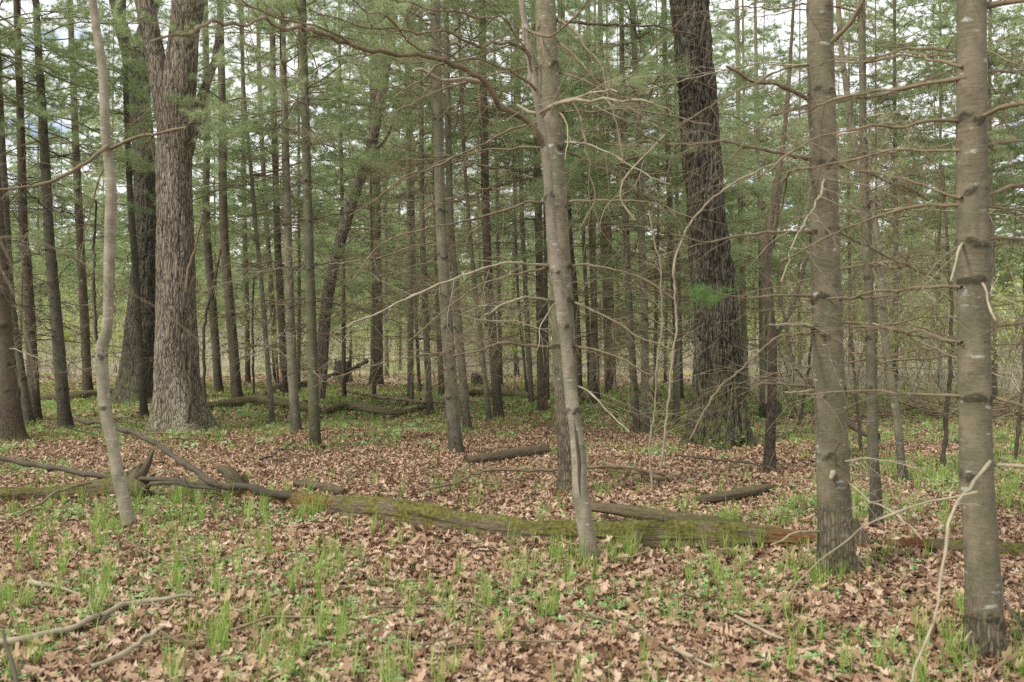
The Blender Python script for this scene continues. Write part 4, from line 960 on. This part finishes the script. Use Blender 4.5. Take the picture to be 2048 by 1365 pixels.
root = thing('fallen_log', 'long mossy rotten log lying across the forest floor, orange rot at both ends', 'log', gp(1040, 1085, 25)[0] * [1, 1, 0])
o_ = np.array(root.location); cp = [(lambda q: (q[0] - [0, 0, .03], q[1] * 1.0))(gp(a, b, c)) for a, b, c in [(500, 1008, 13), (560, 1016, 19), (640, 1030, 24), (740, 1042, 27), (850, 1060, 29), (960, 1076, 27), (1060, 1082, 24), (1180, 1092, 26), (1300, 1103, 33), (1420, 1108, 36), (1520, 1110, 33), (1600, 1112, 25), (1660, 1114, 19)]]
link('log_body', log_mesh('log_body', [p - o_ for p, r in cp], [r for p, r in cp], 72, 3, rot=([0, .1, .2, .26, .86, .92, 1], [.8, .8, .6, 0, 0, .6, .9]), moss=([0, .12, .22, .88, .95], [.5, .6, 1, 1, .3]), amp=.33, jag=.4, step=.012), root)
# knot holes
for (a, b) in [(1390, 1058), (1440, 1056), (755, 1008)]:
    Yk = 7.0 if a > 900 else 7.95
    mb = MB(); c = W(a, b, Yk - .02) - o_; tube(mb, np.array([c + [0, .02, 0], c + [0, -.012, 0]]), [.024, .018], 10); link('knot_hole', mb.mesh('knot_hole', M['branch_dark']), root)
root = thing('broken_log', 'grey-brown slab of split wood lying against the back of the long mossy log', 'log', gp(1340, 1050, 12)[0] * [1, 1, 0]); o_ = np.array(root.location)
cp = [(1180, 1022, 9, 7.9), (1250, 1030, 12, 7.7), (1340, 1044, 13, 7.5), (1440, 1060, 15, 7.3), (1540, 1078, 12, 7.2), (1630, 1092, 7, 7.1)]
link('log_body', log_mesh('log_body', [W(a, b - 8, Y_) - o_ for a, b, c, Y_ in cp], [c / F * Y_ for a, b, c, Y_ in cp], 32, 9, moss=([0, .5, 1], [0, .5, .3]), amp=.2, jag=.2), root)

root = thing('fallen_log', 'moss-covered log entering from the left edge, ending in a torn upturned root', 'log', gp(130, 1006, 20)[0] * [1, 1, 0]); o_ = np.array(root.location)
cp = [gp(a, b, c) for a, b, c in [(-160, 1012, 17), (0, 1010, 17), (90, 1006, 16), (160, 1004, 18), (215, 1003, 22), (260, 1006, 24), (288, 1008, 14)]]
link('log_body', log_mesh('log_body', [p - o_ for p, r in cp], [r for p, r in cp], 56, 13, moss=([0, .85, 1], [1, 1, .3]), amp=.2, jag=.3), root)
Yr = cp[4][0][1]
for i, (tx, ty, wb_, dy_) in enumerate([(306, 905, 15, 0), (298, 922, 13, .05), (311, 948, 11, .08), (284, 928, 12, -.03), (303, 968, 11, -.06), (309, 986, 10, -.08), (254, 944, 9, .02), (270, 934, 11, .06), (294, 1002, 12, -.1), (241, 962, 10, -.05), (288, 955, 16, .02)]):
    bx_ = 252 + 14 * math.sin(i * 2.3); pts = [(bx_, 992, wb_ * 1.3), ((bx_ * .6 + tx * .4) + 5 * math.sin(i * 5), 992 + (ty - 992) * .4, wb_), ((bx_ * .25 + tx * .75), 992 + (ty - 992) * .75 + 4 * math.cos(i * 3), wb_ * .62), (tx, ty, 1.5)]
    link('root', log_mesh('root', [W(a, b, Yr - .05 + dy_ * t_ / 3) - o_ for t_, (a, b, c) in enumerate(pts)], [c / F * Yr * .92 for a, b, c in pts], 20, 17 + i, moss=([0, .5], [.7, .05]), rot=([0, .5, 1], [.1, .3, .1]), amp=.42, step=.01, jag=.05), root)

root = thing('tree_stub', 'small mossy broken stub at the rotten end of the long log', 'stump', gp(465, 1000, 20)[0] * [1, 1, 0]); o_ = np.array(root.location)
for i, pts in enumerate([[(470, 1000, 22), (468, 970, 20), (458, 948, 15), (440, 938, 9), (434, 932, 3)], [(482, 990, 14), (490, 965, 9), (486, 948, 4)]]):
    link('stub', log_mesh('stub', [W(a, b, 8.95 + .05 * i) - o_ for a, b, c in pts], [c / F * 8.9 * .8 for a, b, c in pts], 24, 27 + i, moss=([0, 1], [1, .8]), rot=([0, .3, 1], [1, .3, 0]), amp=.4, step=.012), root)

root = thing('fallen_log', 'low mossy log with crumbling orange end at the right, behind the nearest pine', 'log', gp(1900, 1130, 15)[0] * [1, 1, 0]); o_ = np.array(root.location)
cp = [gp(a, b, c) for a, b, c in [(1770, 1118, 10), (1830, 1122, 15), (1900, 1128, 16), (1980, 1134, 17), (2060, 1140, 17), (2200, 1150, 16)]]
link('log_body', log_mesh('log_body', [p - o_ for p, r in cp], [r for p, r in cp], 40, 33, rot=([0, .18, .26], [1, 1, 0]), moss=([0, .2, .3], [0, .2, 1]), amp=.2), root)
root = thing('splintered_stump', 'low splintered pale stump right of the second nearest pine', 'stump', gp(1725, 1115, 15)[0] * [1, 1, 0]); o_ = np.array(root.location)
for i, pts in enumerate([[(1728, 1118, 24), (1724, 1090, 17), (1716, 1060, 9), (1712, 1038, 3)], [(1740, 1118, 16), (1748, 1095, 8), (1756, 1080, 3)], [(1715, 1118, 14), (1700, 1100, 7), (1690, 1090, 3)]]):
    link('stub', log_mesh('stub', [W(a, b, 6.75 + .04 * i) - o_ for a, b, c in pts], [c / F * 6.7 for a, b, c in pts], 24, 37 + i, moss=([0, .5], [.3, .1]), rot=([0, .3, .5], [.7, .3, 0]), amp=.4, step=.012), root)

for nm, lab, pts, mos, sd in [
    ('fallen_log', 'short dark decaying log half buried in leaves beyond the centre pine', [(930, 936, 6), (975, 930, 9), (1030, 920, 10), (1095, 908, 7)], .15, 41),
    ('fallen_log', 'low brown log peeking out behind the long mossy log, left part', [(590, 985, 6), (650, 990, 9), (688, 996, 7)], .1, 42),
    ('fallen_log', 'curved bark-less log lying before the second nearest pine', [(1390, 1012, 6), (1440, 1010, 9), (1500, 1000, 9), (1540, 988, 6)], .3, 43),
    ('fallen_log', 'long dark log far left, lying behind the brown pines', [(-40, 806, 5), (60, 803, 6), (150, 802, 6), (240, 796, 5)], .5, 44),
    ('fallen_log', 'mossy limb on the ground right of the big light oak', [(410, 828, 5), (460, 822, 6), (520, 818, 7), (580, 824, 6), (640, 832, 4)], .5, 45),
    ('fallen_log', 'dark curved limb on the grass left of the large banded pine', [(640, 836, 4), (690, 824, 6), (740, 830, 6), (790, 838, 4), (850, 826, 3)], .3, 46),
    ('fallen_log', 'weathered log lying behind the red-brown banded pine', [(930, 794, 4), (990, 793, 6), (1040, 797, 6), (1075, 806, 4)], .4, 47),
    ('fallen_log', 'small dark log piece right of the centre pine, far', [(1160, 800, 4), (1175, 806, 6), (1192, 812, 4)], .3, 48),
    ('fallen_log', 'curved black limb rising behind the marked pine', [(520, 808, 4), (545, 790, 5), (590, 782, 5), (640, 772, 4)], .2, 49)]:
    cp = [gp(*p) for p in pts]; m_ = cp[len(cp) // 2][0] * [1, 1, 0]; me = log_mesh(nm, [p - m_ + [0, 0, .05 if p[1] > 15 else .02] for p, r in cp], [max(r, .02) * (1.45 if p[1] > 15 else 1.1) for p, r in cp], 20, sd, moss=([0, 1], [mos, mos]), amp=.3)
    tag(link(nm, me, None, m_), lab, 'log')

def fallen_branch(lab, pts, w0, w1, tg, sd, mat='branch', tw=.5, name='fallen_branch'):
    """pts: px, py, depth"""
    c = W(*pts[len(pts) // 2]); c = np.array([c[0], c[1], 0]); n = len(pts)
    Q_ = []
    for i, p in enumerate(pts):
        v = W(*p); rad = (w0 + (w1 - w0) * i / (n - 1)) / 2 / F * p[2]; g_ = float(gh(v[0], v[1]))
        if v[2] - g_ < .14: v[2] = max(v[2], g_ + .05 + rad + .007 * max(0, v[1] - 7))
        Q_.append(v - c)
    mb = MB(); limb_arrays(mb, Q_, [(w0 + (w1 - w0) * i / (n - 1)) / 2 / F * pts[i][2] for i in range(n)], sd, tg, tw, .004, .015, 9, True, .05)
    return tag(link(name, mb.mesh(name, M[mat]), None, c), lab, 'branch')
fallen_branch('thick bare branch propped over the left end of the long log, pointing up left', [(620, 1000, 8.55), (560, 988, 8.5), (500, 978, 8.5), (440, 973, 8.5), (405, 958, 8.6), (365, 925, 8.8), (300, 880, 9.2), (230, 855, 9.5), (150, 838, 9.8)], 17, 7, 3, 51, 'branch_dark', .3)
fallen_branch('long thin branch lying from the left edge to the torn root', [(-60, 900, 9.6), (0, 914, 9.5), (60, 930, 9.4), (130, 941, 9.2), (210, 953, 9.0), (300, 958, 8.9), (370, 966, 8.8), (440, 972, 8.7)], 11, 9, 2, 52, 'branch_dark', .3)
fallen_branch('short stick crossing under the propped branch', [(300, 968, 8.75), (350, 966, 8.7), (400, 975, 8.6), (440, 985, 8.5)], 9, 6, 2, 53, 'branch_dark', .3)
fallen_branch('reddish stick leaning on the left mossy log', [(182, 965, 8.5), (140, 975, 8.2), (95, 995, 7.9), (40, 1030, 7.7)], 6, 4, 1, 54, 'branch', .2)
fallen_branch('long grey twiggy branch lying behind the long log, centre', [(830, 995, 9.0), (900, 968, 9.3), (960, 945, 9.7), (1030, 940, 9.9), (1110, 938, 10.0), (1200, 934, 10.2), (1260, 936, 10.2), (1320, 958, 9.9)], 4, 8, 9, 55, 'branch', .6)
fallen_branch('pale dead branch on the near leaves at lower left', [(-40, 1322, 4.7), (30, 1305, 4.75), (110, 1285, 4.9), (180, 1262, 5.05), (250, 1228, 5.4), (330, 1218, 5.5), (385, 1210, 5.55)], 16, 7, 4, 56, 'branch_pale', .35)
fallen_branch('lichen-grey stick lying in the leaves at lower left', [(180, 1358, 4.4), (240, 1330, 4.55), (285, 1295, 4.8), (320, 1265, 5.0)], 10, 7, 2, 57, 'branch_pale', .25)
fallen_branch('dark crooked stick curving up by the pale dead branch', [(185, 1212, 5.5), (205, 1235, 5.3), (208, 1260, 5.1), (196, 1282, 5.0)], 7, 7, 1, 58, 'branch_dark', .2)
fallen_branch('grey twisted stick in the herbs at lower left', [(60, 1188, 5.8), (100, 1205, 5.7), (160, 1212, 5.6)], 9, 6, 2, 59, 'branch_pale', .2)
fallen_branch('dark blurred stick poking up in the lower left corner', [(35, 1380, 3.9), (22, 1320, 4.0), (5, 1270, 4.1)], 8, 6, 1, 60, 'branch_dark', .2)
fallen_branch('thin pale stick along the bottom edge left of the middle', [(690, 1362, 4.35), (780, 1330, 4.5), (880, 1315, 4.6), (980, 1300, 4.7), (1080, 1305, 4.7), (1145, 1302, 4.7)], 5, 5, 4, 61, 'branch', .3)
fallen_branch('dark forked twig on the near leaves, lower middle', [(700, 1240, 5.3), (800, 1232, 5.4), (900, 1228, 5.4), (960, 1235, 5.35), (985, 1255, 5.2)], 4, 5, 4, 62, 'branch', .3)
fallen_branch('thin dark twig slanting across the leaves at lower right of the middle', [(1180, 1250, 5.2), (1260, 1290, 4.9), (1340, 1330, 4.6), (1420, 1372, 4.3)], 6, 5, 4, 63, 'branch', .3)
fallen_branch('short pale stick in the bottom edge grass right of the middle', [(1345, 1330, 4.6), (1380, 1350, 4.5), (1440, 1368, 4.35)], 8, 6, 1, 64, 'branch_pale', .2)
fallen_branch('weathered grey stick among grass in front of the second nearest pine', [(1470, 1270, 5.05), (1510, 1295, 4.9), (1560, 1325, 4.7)], 7, 6, 1, 65, 'branch_pale', .2)
fallen_branch('black broken dead branch leaning on the second nearest pine from behind', [(1757, 892, 13.2), (1735, 878, 13.3), (1690, 843, 13.4), (1625, 772, 13.4), (1600, 745, 13.4), (1584, 724, 13.4), (1575, 720, 13.4)], 11, 7, 3, 66, 'branch_dark', .4)
fallen_branch('black crooked dead stick standing above the leaning black branch', [(1584, 724, 13.4), (1580, 690, 13.4), (1567, 638, 13.4), (1560, 600, 13.4), (1557, 560, 13.4)], 8, 5, 3, 67, 'branch_dark', .4)
fallen_branch('pale dry stick lying diagonally in the far brush at right', [(1750, 715, 22), (1780, 745, 22), (1812, 765, 22), (1850, 785, 22)], 4, 4, 1, 68, 'branch_pale', .5)
fallen_branch('dark stick at the right edge beside the nearest pine', [(1995, 1130, 5.5), (2010, 1190, 5.2), (2050, 1250, 4.9), (2090, 1280, 4.8)], 7, 5, 2, 69, 'branch_dark', .3)
fallen_branch('dark stick leaning from the foot of the second nearest pine', [(1712, 1125, 6.3), (1750, 1145, 6.1), (1788, 1178, 5.9)], 7, 4, 1, 70, 'branch_dark', .2)
fallen_branch('brown curved stick lying between centre pine and massive oak', [(1205, 925, 10.8), (1250, 942, 10.5), (1290, 955, 10.3), (1330, 957, 10.2)], 7, 6, 2, 71, 'branch', .4)
fallen_branch('long straight twig on the leaves before the massive oak', [(1350, 918, 11.8), (1430, 922, 11.6), (1500, 935, 11.2), (1560, 948, 10.8)], 5, 3, 4, 72, 'branch_dark', .4)
fallen_branch('dark curved fallen branch rising to the far stump', [(735, 722, 27), (700, 740, 26.5), (660, 752, 26), (640, 768, 26), (600, 780, 25)], 8, 5, 4, 73, 'branch_dark', .9)
fallen_branch('straight reddish pole on the grass left of the large banded pine', [(680, 788, 22), (760, 800, 20), (830, 812, 19.2), (890, 822, 18.6)], 6, 7, 3, 74, 'branch', .6)
fallen_branch('thin fallen twig beside the mossy dark pine', [(520, 930, 11.3), (560, 905, 12), (590, 888, 13)], 4, 3, 4, 75, 'branch_dark', .4)

# twigs nobody could count
tt = []
for k in range(5):
    mb = MB(); r = np.random.default_rng(k + 70); P = np.column_stack([np.linspace(-.5, .5, 6), r.normal(0, .04, 6), r.uniform(0, .05, 6)])
    tube(mb, P, np.linspace(.010, .004, 6), 4); tube(mb, np.array([P[3], P[3] + [.15, .12, .05], P[3] + [.3, .2, .03]]), [.006, .004, .003], 3); tt.append(mb.arrays())
x, y = wedge(2, 26, 1.1); n = len(x)
o = scatter('twig_litter', tt, np.stack([x, y, gh(x, y) + .03], -1), rng.uniform(0, 6.28, n), rng.normal(0, .08, n), rng.normal(0, .12, n), rng.uniform(.3, 1.0, n), M['branch'])
o['kind'] = 'stuff'; o['label'] = 'small dead twigs strewn over the leaf litter'

# stumps -----------------------------------------------------------------
def stump(lab, px, by, w, h, sd, mat='oak_dark', jag=.05):
    root, Yd = tree_root('tree_stump', lab, 'stump', px, by); R = w / 2 / F * Yd; H = h / F * Yd; k = 48; n = 14
    P = np.array([[0, 0, -.05 + (H + .05) * i / (n - 1)] for i in range(n)]); me, S = trunk_mesh(P, np.full(n, R), M[mat], k, .03, sd, .02, None, .1, .3, .15, .5)
    V = np.array([v.co[:] for v in me.vertices]); r = np.hypot(V[:, 0], V[:, 1]); th = np.arctan2(V[:, 1], V[:, 0])
    top = V[:, 2] > H * .8; add = (fbm(np.stack([np.cos(th) * 2.5, np.sin(th) * 2.5, th * 0], -1), sd, 3) - .5) * jag * 4 * np.clip((V[:, 2] - H * .5) / (H * .5), 0, 1); V[:, 2] += add
    V[-1] = [0, 0, H * .75]; me.vertices.foreach_set('co', V.astype(np.float32).ravel()); me.update(); link('stump_body', me, root); return root
stump('old round mossy stump in the far shade behind the leaning grey trunk', 685, 765, 34, 42, 5, 'oak_mid_dark', .06)
stump('low cut stump behind the forked brown tree', 1540, 840, 40, 34, 6, 'oak_mid_dark', .02)
stump('shattered rust-brown rotten stump left of the red-brown banded pine', 958, 776, 30, 20, 7, 'oak_mid_dark', .14)

# brush pile
root = thing('brush_pile', 'tangled heap of grey dead branches behind the nearest pine', 'brush pile', (W(1960, 850, 17) * [1, 1, 0])); mb = MB(); r = np.random.default_rng(8)
for k in range(120):
    c = np.array([r.normal(0, 1.0), r.normal(0, .5), abs(r.normal(.12, .16))]); a = r.uniform(0, 6.28); L = r.uniform(.3, 1.0); d = np.array([math.cos(a), math.sin(a) * .5, r.normal(.05, .25)]) * L
    tube(mb, np.array([c - d, c + r.normal(0, .06, 3), c + d]), [r.uniform(.006, .018), .010, .004], 4)
mb.v = [np.maximum(v, [-9, -9, .0]) for v in mb.v]
link('sticks', mb.mesh('sticks', M['branch']), root)

# seedlings at the oak's foot
def seedling(lab, px, by, n, h, sd, mat='herb', cat='seedling', grp=None, L=.06, Yd=None):
    Yd = Yd or depth(by); x = (px - CX) / F * Yd; root = thing('seedling', lab, cat, (x, Yd, float(gh(x, Yd))), grp); r = np.random.default_rng(sd); st = MB(); lf = MB()
    for k in range(n):
        a = r.uniform(0, 6.28); e = np.array([math.cos(a) * h * .5, math.sin(a) * h * .3, h * r.uniform(.5, 1)]); tube(st, np.array([[0, 0, -.01], e * .5 + [0, 0, .02], e]), [.003, .002, .0015], 3)
        for j in range(4):
            b = r.uniform(0, 6.28); d = np.array([math.cos(b), math.sin(b), r.uniform(-.1, .6)]); p = np.array([-d[1], d[0], .2]); l = L * r.uniform(.6, 1.2); c = e * (1 - .15 * j)
            lf.add([c, c + d * l * .5 + p * l * .28, c + d * l, c + d * l * .5 - p * l * .28], [(0, 1, 2, 3)])
    link('stem', st.mesh('stem', M['branch']), root); link('leaves', lf.mesh('leaves', M[mat], False), root)
seedling('larger green leafy seedling in front of the massive oak foot', 1470, 893, 6, .22, 1, L=.08)
seedling('smaller green seedling at the left of the massive oak foot', 1432, 896, 4, .2, 2)
seedling('leafy yellow-green shoots on the ground in the lower right', 1415, 1235, 7, .16, 3, L=.05)
seedling('small bright clover-like plant against the long mossy log', 1315, 1108, 5, .13, 4, L=.035)

# ------------------------------------------------------------------ background shrubs, thicket, distant pines
def shrub_arrays(seed, stems, h, leaves=0, rad=.007, twig=7, lsize=.04, mtwig=0, mleaf=1):
    r = np.random.default_rng(seed); mb = MB(); tips = []
    for k in range(stems):
        a = r.uniform(0, 6.28); L = h * r.uniform(.55, 1.1); ln = r.uniform(.1, .5); b = np.array([math.cos(a), math.sin(a), 0]) * r.uniform(0, .18)
        d = np.array([math.cos(a) * ln, math.sin(a) * ln, 1]); P = [b]; 
        for i in range(4):
            d = d + r.normal(0, .13, 3); P.append(P[-1] + d / np.linalg.norm(d) * L / 4)
        P = np.array(P); tube(mb, P, np.linspace(rad, rad * .4, 5), 3, mtwig)
        for i in range(twig):
            t = r.uniform(.25, 1) * 3.99; j = int(t); c = P[j] + (P[j + 1] - P[j]) * (t - j); e = r.normal(0, 1, 3); e[2] = abs(e[2]) + .3; e = e / np.linalg.norm(e) * L * r.uniform(.12, .32)
            tube(mb, np.array([c, c + e * .5 + r.normal(0, .02, 3), c + e]), [rad * .55, rad * .45, rad * .3], 3, mtwig); tips.append((c, e))
    if leaves:
        for k in range(leaves):
            c, e = tips[r.integers(len(tips))]; p = c + e * r.uniform(.2, 1.05) + r.normal(0, .03, 3); u = r.normal(0, 1, 3); u /= np.linalg.norm(u); w = np.cross(u, r.normal(0, 1, 3)); w /= np.linalg.norm(w); s = lsize * r.uniform(.5, 1.1)
            mb.add([p, p + u * s * .5 + w * s * .3, p + u * s, p + u * s * .5 - w * s * .3], [(0, 1, 2, 3)], None, mleaf)
    return mb
tk = [shrub_arrays(k, 9, 1.7, 0, .006, 6).arrays() for k in range(6)]
x, y = wedge(30, 62, .85, .60, 2); k = rng.random(len(x)) < np.clip((fbm(np.stack([x, y], -1) * .25, 12, 2) - .25) * 3, .2, 1); x, y = x[k], y[k]; n = len(x)
o = scatter('undergrowth', tk, np.stack([x, y, gh(x, y)], -1), rng.uniform(0, 6.28, n), rng.normal(0, .05, n), rng.normal(0, .05, n), rng.uniform(.6, 1.35, n), M['brush'])
o['kind'] = 'stuff'; o['label'] = 'dense bare pinkish brown brush at the edge of the clearing'
# dry stalk tangle at right
x, y = wedge(19, 31, 1.2, .60, 2); k = (x / y > .2) & (rng.random(len(x)) < .7); x, y = x[k], y[k]; n = len(x)
o = scatter('undergrowth', tk, np.stack([x, y, gh(x, y)], -1), rng.uniform(0, 6.28, n), rng.normal(0, .1, n), rng.normal(0, .1, n), rng.uniform(.35, .9, n), M['brush'])
o['kind'] = 'stuff'; o['label'] = 'low dry stalks beyond the right-hand pines'

groups = {'y': ([shrub_arrays(40 + k, 6, 2.6, 620, .008, 9, .10).mesh('shrub', [M['brush'], M['spring']], False) for k in range(3)]),
          'b': ([shrub_arrays(50 + k, 5, 3.6, 60, .008, 12, .05).mesh('shrub', [M['branch'], M['spring']], False) for k in range(4)]),
          'r': ([shrub_arrays(60 + k, 5, 3.0, 240, .008, 9, .06).mesh('shrub', [M['branch'], M['rust']], False) for k in range(2)])}
L3 = {'y': ('shrub dotted with small yellow-green spring leaves in the clearing beyond the pines', 'leafy shrubs in the clearing'),
      'b': ('tall nearly bare shrub of grey-brown stems among the far brush', 'bare shrubs in the far brush'),
      'r': ('shrub with rusty orange young leaves at the far right', 'rusty leaved shrubs')}
spots = [('y', px, Yd) for px, Yd in [(90, 30), (140, 27), (200, 31), (240, 29), (560, 38), (600, 42), (700, 40), (950, 33), (1000, 35), (1040, 31), (1080, 36), (920, 40), (1240, 38), (1310, 34), (1340, 40), (1720, 24), (1780, 21), (1830, 25), (1860, 22), (1960, 19), (2020, 24), (2060, 20), (1600, 27), (1640, 32), (1560, 34), (40, 34), (820, 45), (860, 37), (340, 40), (450, 38)]]
spots += [('b', px, Yd) for px, Yd in [(1570, 22), (1600, 18), (1640, 24), (1700, 19), (1730, 27), (1770, 17), (1810, 23), (1850, 18), (1890, 26), (1930, 21), (1990, 17), (2030, 28), (2070, 18), (1500, 27), (1480, 33), (1320, 29), (1260, 35), (1210, 31), (1020, 38), (960, 43), (790, 34), (720, 31), (640, 37), (500, 33), (430, 31), (400, 38), (220, 36), (120, 33), (60, 27), (0, 30), (1340, 24), (1400, 31), (870, 30)]]
spots += [('y', 10 + 47 * k + 30 * math.sin(k * 7), 33 + 8 * math.sin(k * 3.3)) for k in range(44)]
spots += [('r', px, Yd) for px, Yd in [(2010, 29), (2060, 26), (760, 48), (1985, 33)]]
for i, (kd, px, Yd) in enumerate(spots):
    x = (px - CX) / F * Yd; lab, grp = L3[kd]; o = link('shrub', groups[kd][i % len(groups[kd])], None, (x, Yd, float(gh(x, Yd)))); tag(o, lab, 'shrub', grp)
    s = random.uniform(.8, 1.35); o.scale = (s, s, s); o.rotation_euler = (0, 0, random.uniform(0, 6.28))

# pines beyond the clearing
far_tr = []
for k in range(3):
    P = np.array([[0, 0, -.1], [.05, 0, 3], [.1 * (k - 1), .05, 7], [0, 0, 16]]); me, S = trunk_mesh(P, np.array([.062, .055, .04, .012]), M['pine_grey'], 8, .5, 600 + k, 0, None, 2, .2, .2, .2); far_tr.append(me)
rr = random.Random(77); placed = []
def far_pine(x, Yd, s, drop):
    root = thing('distant_pine', 'slim pine with soft green crown in the far rows of the wood', 'pine tree', (x, Yd, float(gh(x, Yd))), 'distant pines behind the clearing'); root.rotation_euler = (0, 0, rr.uniform(0, 6.28)); root.scale = (s, s, s)
    link('trunk', far_tr[rr.randrange(3)], root); link('crown', crowns[rr.randrange(5)], root, (0, 0, drop)); link('dead_branches', bares_high[rr.randrange(3)], root, (0, 0, -.6))
for k in range(8):
    Yd = rr.uniform(18.5, 27); px = rr.choice([rr.uniform(1230, 2150), rr.uniform(1480, 2150), rr.uniform(-60, 760)]); x = (px - CX) / F * Yd
    if all((x - a) ** 2 + (Yd - b) ** 2 > 4 for a, b in placed) and not 250 < px < 400: placed.append((x, Yd)); far_pine(x, Yd, rr.uniform(.6, .85), rr.uniform(2.4, 4.4))
for px, Yd, q in [(430, 37, 2.6), (700, 34, 2.9), (800, 39, 2.4), (960, 40, 2.9), (1200, 41, 2.7), (560, 41, 2.3), (230, 36, 2.5), (80, 39, 2.3), (1400, 35, 2.5), (1560, 39, 2.3), (1680, 36, 2.5), (1790, 21, 4.4), (1880, 25, 4.0), (1990, 21, 4.6), (2075, 26, 3.6), (1700, 29, 4.0), (2150, 22, 4.3), (1600, 31, 3.2), (1480, 27, 4.2), (1935, 31, 3.0), (1330, 28, 4.2)]:
    x = (px - CX) / F * Yd; placed.append((x, Yd)); far_pine(x, Yd, rr.uniform(.8, 1.0), q)
tries = 0
while len(placed) < 80 and tries < 9000:
    tries += 1; Yd = 43 + 36 * rr.random() ** .8; x = rr.uniform(-.60, .60) * Yd
    if all((x - a) ** 2 + (Yd - b) ** 2 > 9 for a, b in placed): placed.append((x, Yd)); far_pine(x, Yd, rr.uniform(.8, 1.3), rr.uniform(.9, 2.9))

# far-off woods, read as one mass
lo = []
for k in range(4):
    r = np.random.default_rng(300 + k); mb = MB(); Hh = 12; N = 1500
    t = r.random(N) ** .8; zz = 1.0 + t * Hh; rad = (1 - t ** 1.4) * 2.6 * np.sqrt(r.random(N)) + .1; a = r.uniform(0, 6.28, N)
    c = np.stack([np.cos(a) * rad, np.sin(a) * rad, zz], -1); u = r.normal(0, 1, (N, 3)) * [1, 1, .4]; u /= np.linalg.norm(u, axis=1)[:, None]; w = np.cross(u, r.normal(0, 1, (N, 3))); w /= np.linalg.norm(w, axis=1)[:, None]; s = r.uniform(.15, .4, N)[:, None]
    mb.add(np.stack([c - w * s * .25, c + w * s * .25, c + u * s * 1.4], 1).reshape(-1, 3), None, np.arange(N * 3).reshape(-1, 3), 0)
    tube(mb, np.array([[0, 0, -.2], [0, 0, 6], [0, 0, 12.5]]), [.14, .09, .03], 5, 1); lo.append(mb.arrays())
for k in range(3): lo.append(shrub_arrays(900 + k, 7, 7, 300, .03, 14, .16, 1, 2).arrays())
n = 620; y = rng.uniform(72, 140, n); x = rng.uniform(-.66, .66, n) * y
o = scatter('far_woods', lo, np.stack([x, y, gh(x, y)], -1), rng.uniform(0, 6.28, n), np.zeros(n), np.zeros(n), rng.uniform(.55, 1.05, n), [M['needle'], M['brush'], M['spring']], None, False)
o['kind'] = 'stuff'; o['label'] = 'far-off mixed woods beyond the clearing'

# ------------------------------------------------------------------ world, light, camera
SUN_EL = math.radians(44); SUN_AZ = math.radians(-128)     # behind the viewer, to the left
w = bpy.data.worlds.new('World'); bpy.context.scene.world = w; w.use_nodes = True; nt = w.node_tree; bg = nt.nodes['Background']
sky = nt.nodes.new('ShaderNodeTexSky'); sky.sky_type = 'NISHITA'; sky.sun_disc = False; sky.sun_elevation = SUN_EL; sky.sun_rotation = SUN_AZ
tc = nt.nodes.new('ShaderNodeTexCoord'); mp = nt.nodes.new('ShaderNodeMapping'); mp.inputs['Scale'].default_value = (1, 1, 2.2); nt.links.new(tc.outputs['Generated'], mp.inputs['Vector'])
cn = nt.nodes.new('ShaderNodeTexNoise'); cn.inputs['Scale'].default_value = 5.5; cn.inputs['Detail'].default_value = 7; cn.inputs['Roughness'].default_value = .6; nt.links.new(mp.outputs[0], cn.inputs['Vector'])
mr = nt.nodes.new('ShaderNodeMapRange'); mr.interpolation_type = 'SMOOTHSTEP'; mr.inputs[1].default_value = .30; mr.inputs[2].default_value = .43; nt.links.new(cn.outputs['Fac'], mr.inputs[0])
mx = nt.nodes.new('ShaderNodeMix'); mx.data_type = 'RGBA'; nt.links.new(mr.outputs[0], mx.inputs[0]); nt.links.new(sky.outputs[0], mx.inputs[6]); mx.inputs[7].default_value = (9.4, 9.6, 9.7, 1)
nt.links.new(mx.outputs[2], bg.inputs[0]); bg.inputs[1].default_value = 0.15
sl = bpy.data.lights.new('sun', 'SUN'); sl.energy = 3.7; sl.angle = math.radians(9); sl.color = (1.0, .96, .84)
so = bpy.data.objects.new('sun', sl); C.objects.link(so)
d = Vector((math.sin(SUN_AZ) * math.cos(SUN_EL), math.cos(SUN_AZ) * math.cos(SUN_EL), math.sin(SUN_EL))); so.rotation_euler = d.to_track_quat('Z', 'Y').to_euler()
so.location = d * 30

cam = bpy.data.cameras.new('camera'); co = bpy.data.objects.new('camera', cam); C.objects.link(co)
cam.lens = 35; cam.sensor_width = 36; co.location = (0, 0, EYE); co.rotation_euler = (PI / 2, 0, 0); cam.shift_y = -22.5 / 2048
cam.clip_start = .05; cam.clip_end = 2000; cam.dof.use_dof = True; cam.dof.focus_distance = 12.5; cam.dof.aperture_fstop = 3.5
sc = bpy.context.scene; sc.camera = co
sc.render.engine = 'CYCLES'; sc.cycles.max_bounces = 10; sc.cycles.diffuse_bounces = 8; sc.cycles.transmission_bounces = 8; sc.cycles.transparent_max_bounces = 4; sc.cycles.use_denoising = False; sc.cycles.sample_clamp_indirect = 3.0
sc.view_settings.view_transform = 'Standard'; sc.view_settings.look = 'None'; sc.view_settings.exposure = 0; sc.view_settings.gamma = 1
sc.render.resolution_x = 1024; sc.render.resolution_y = 682
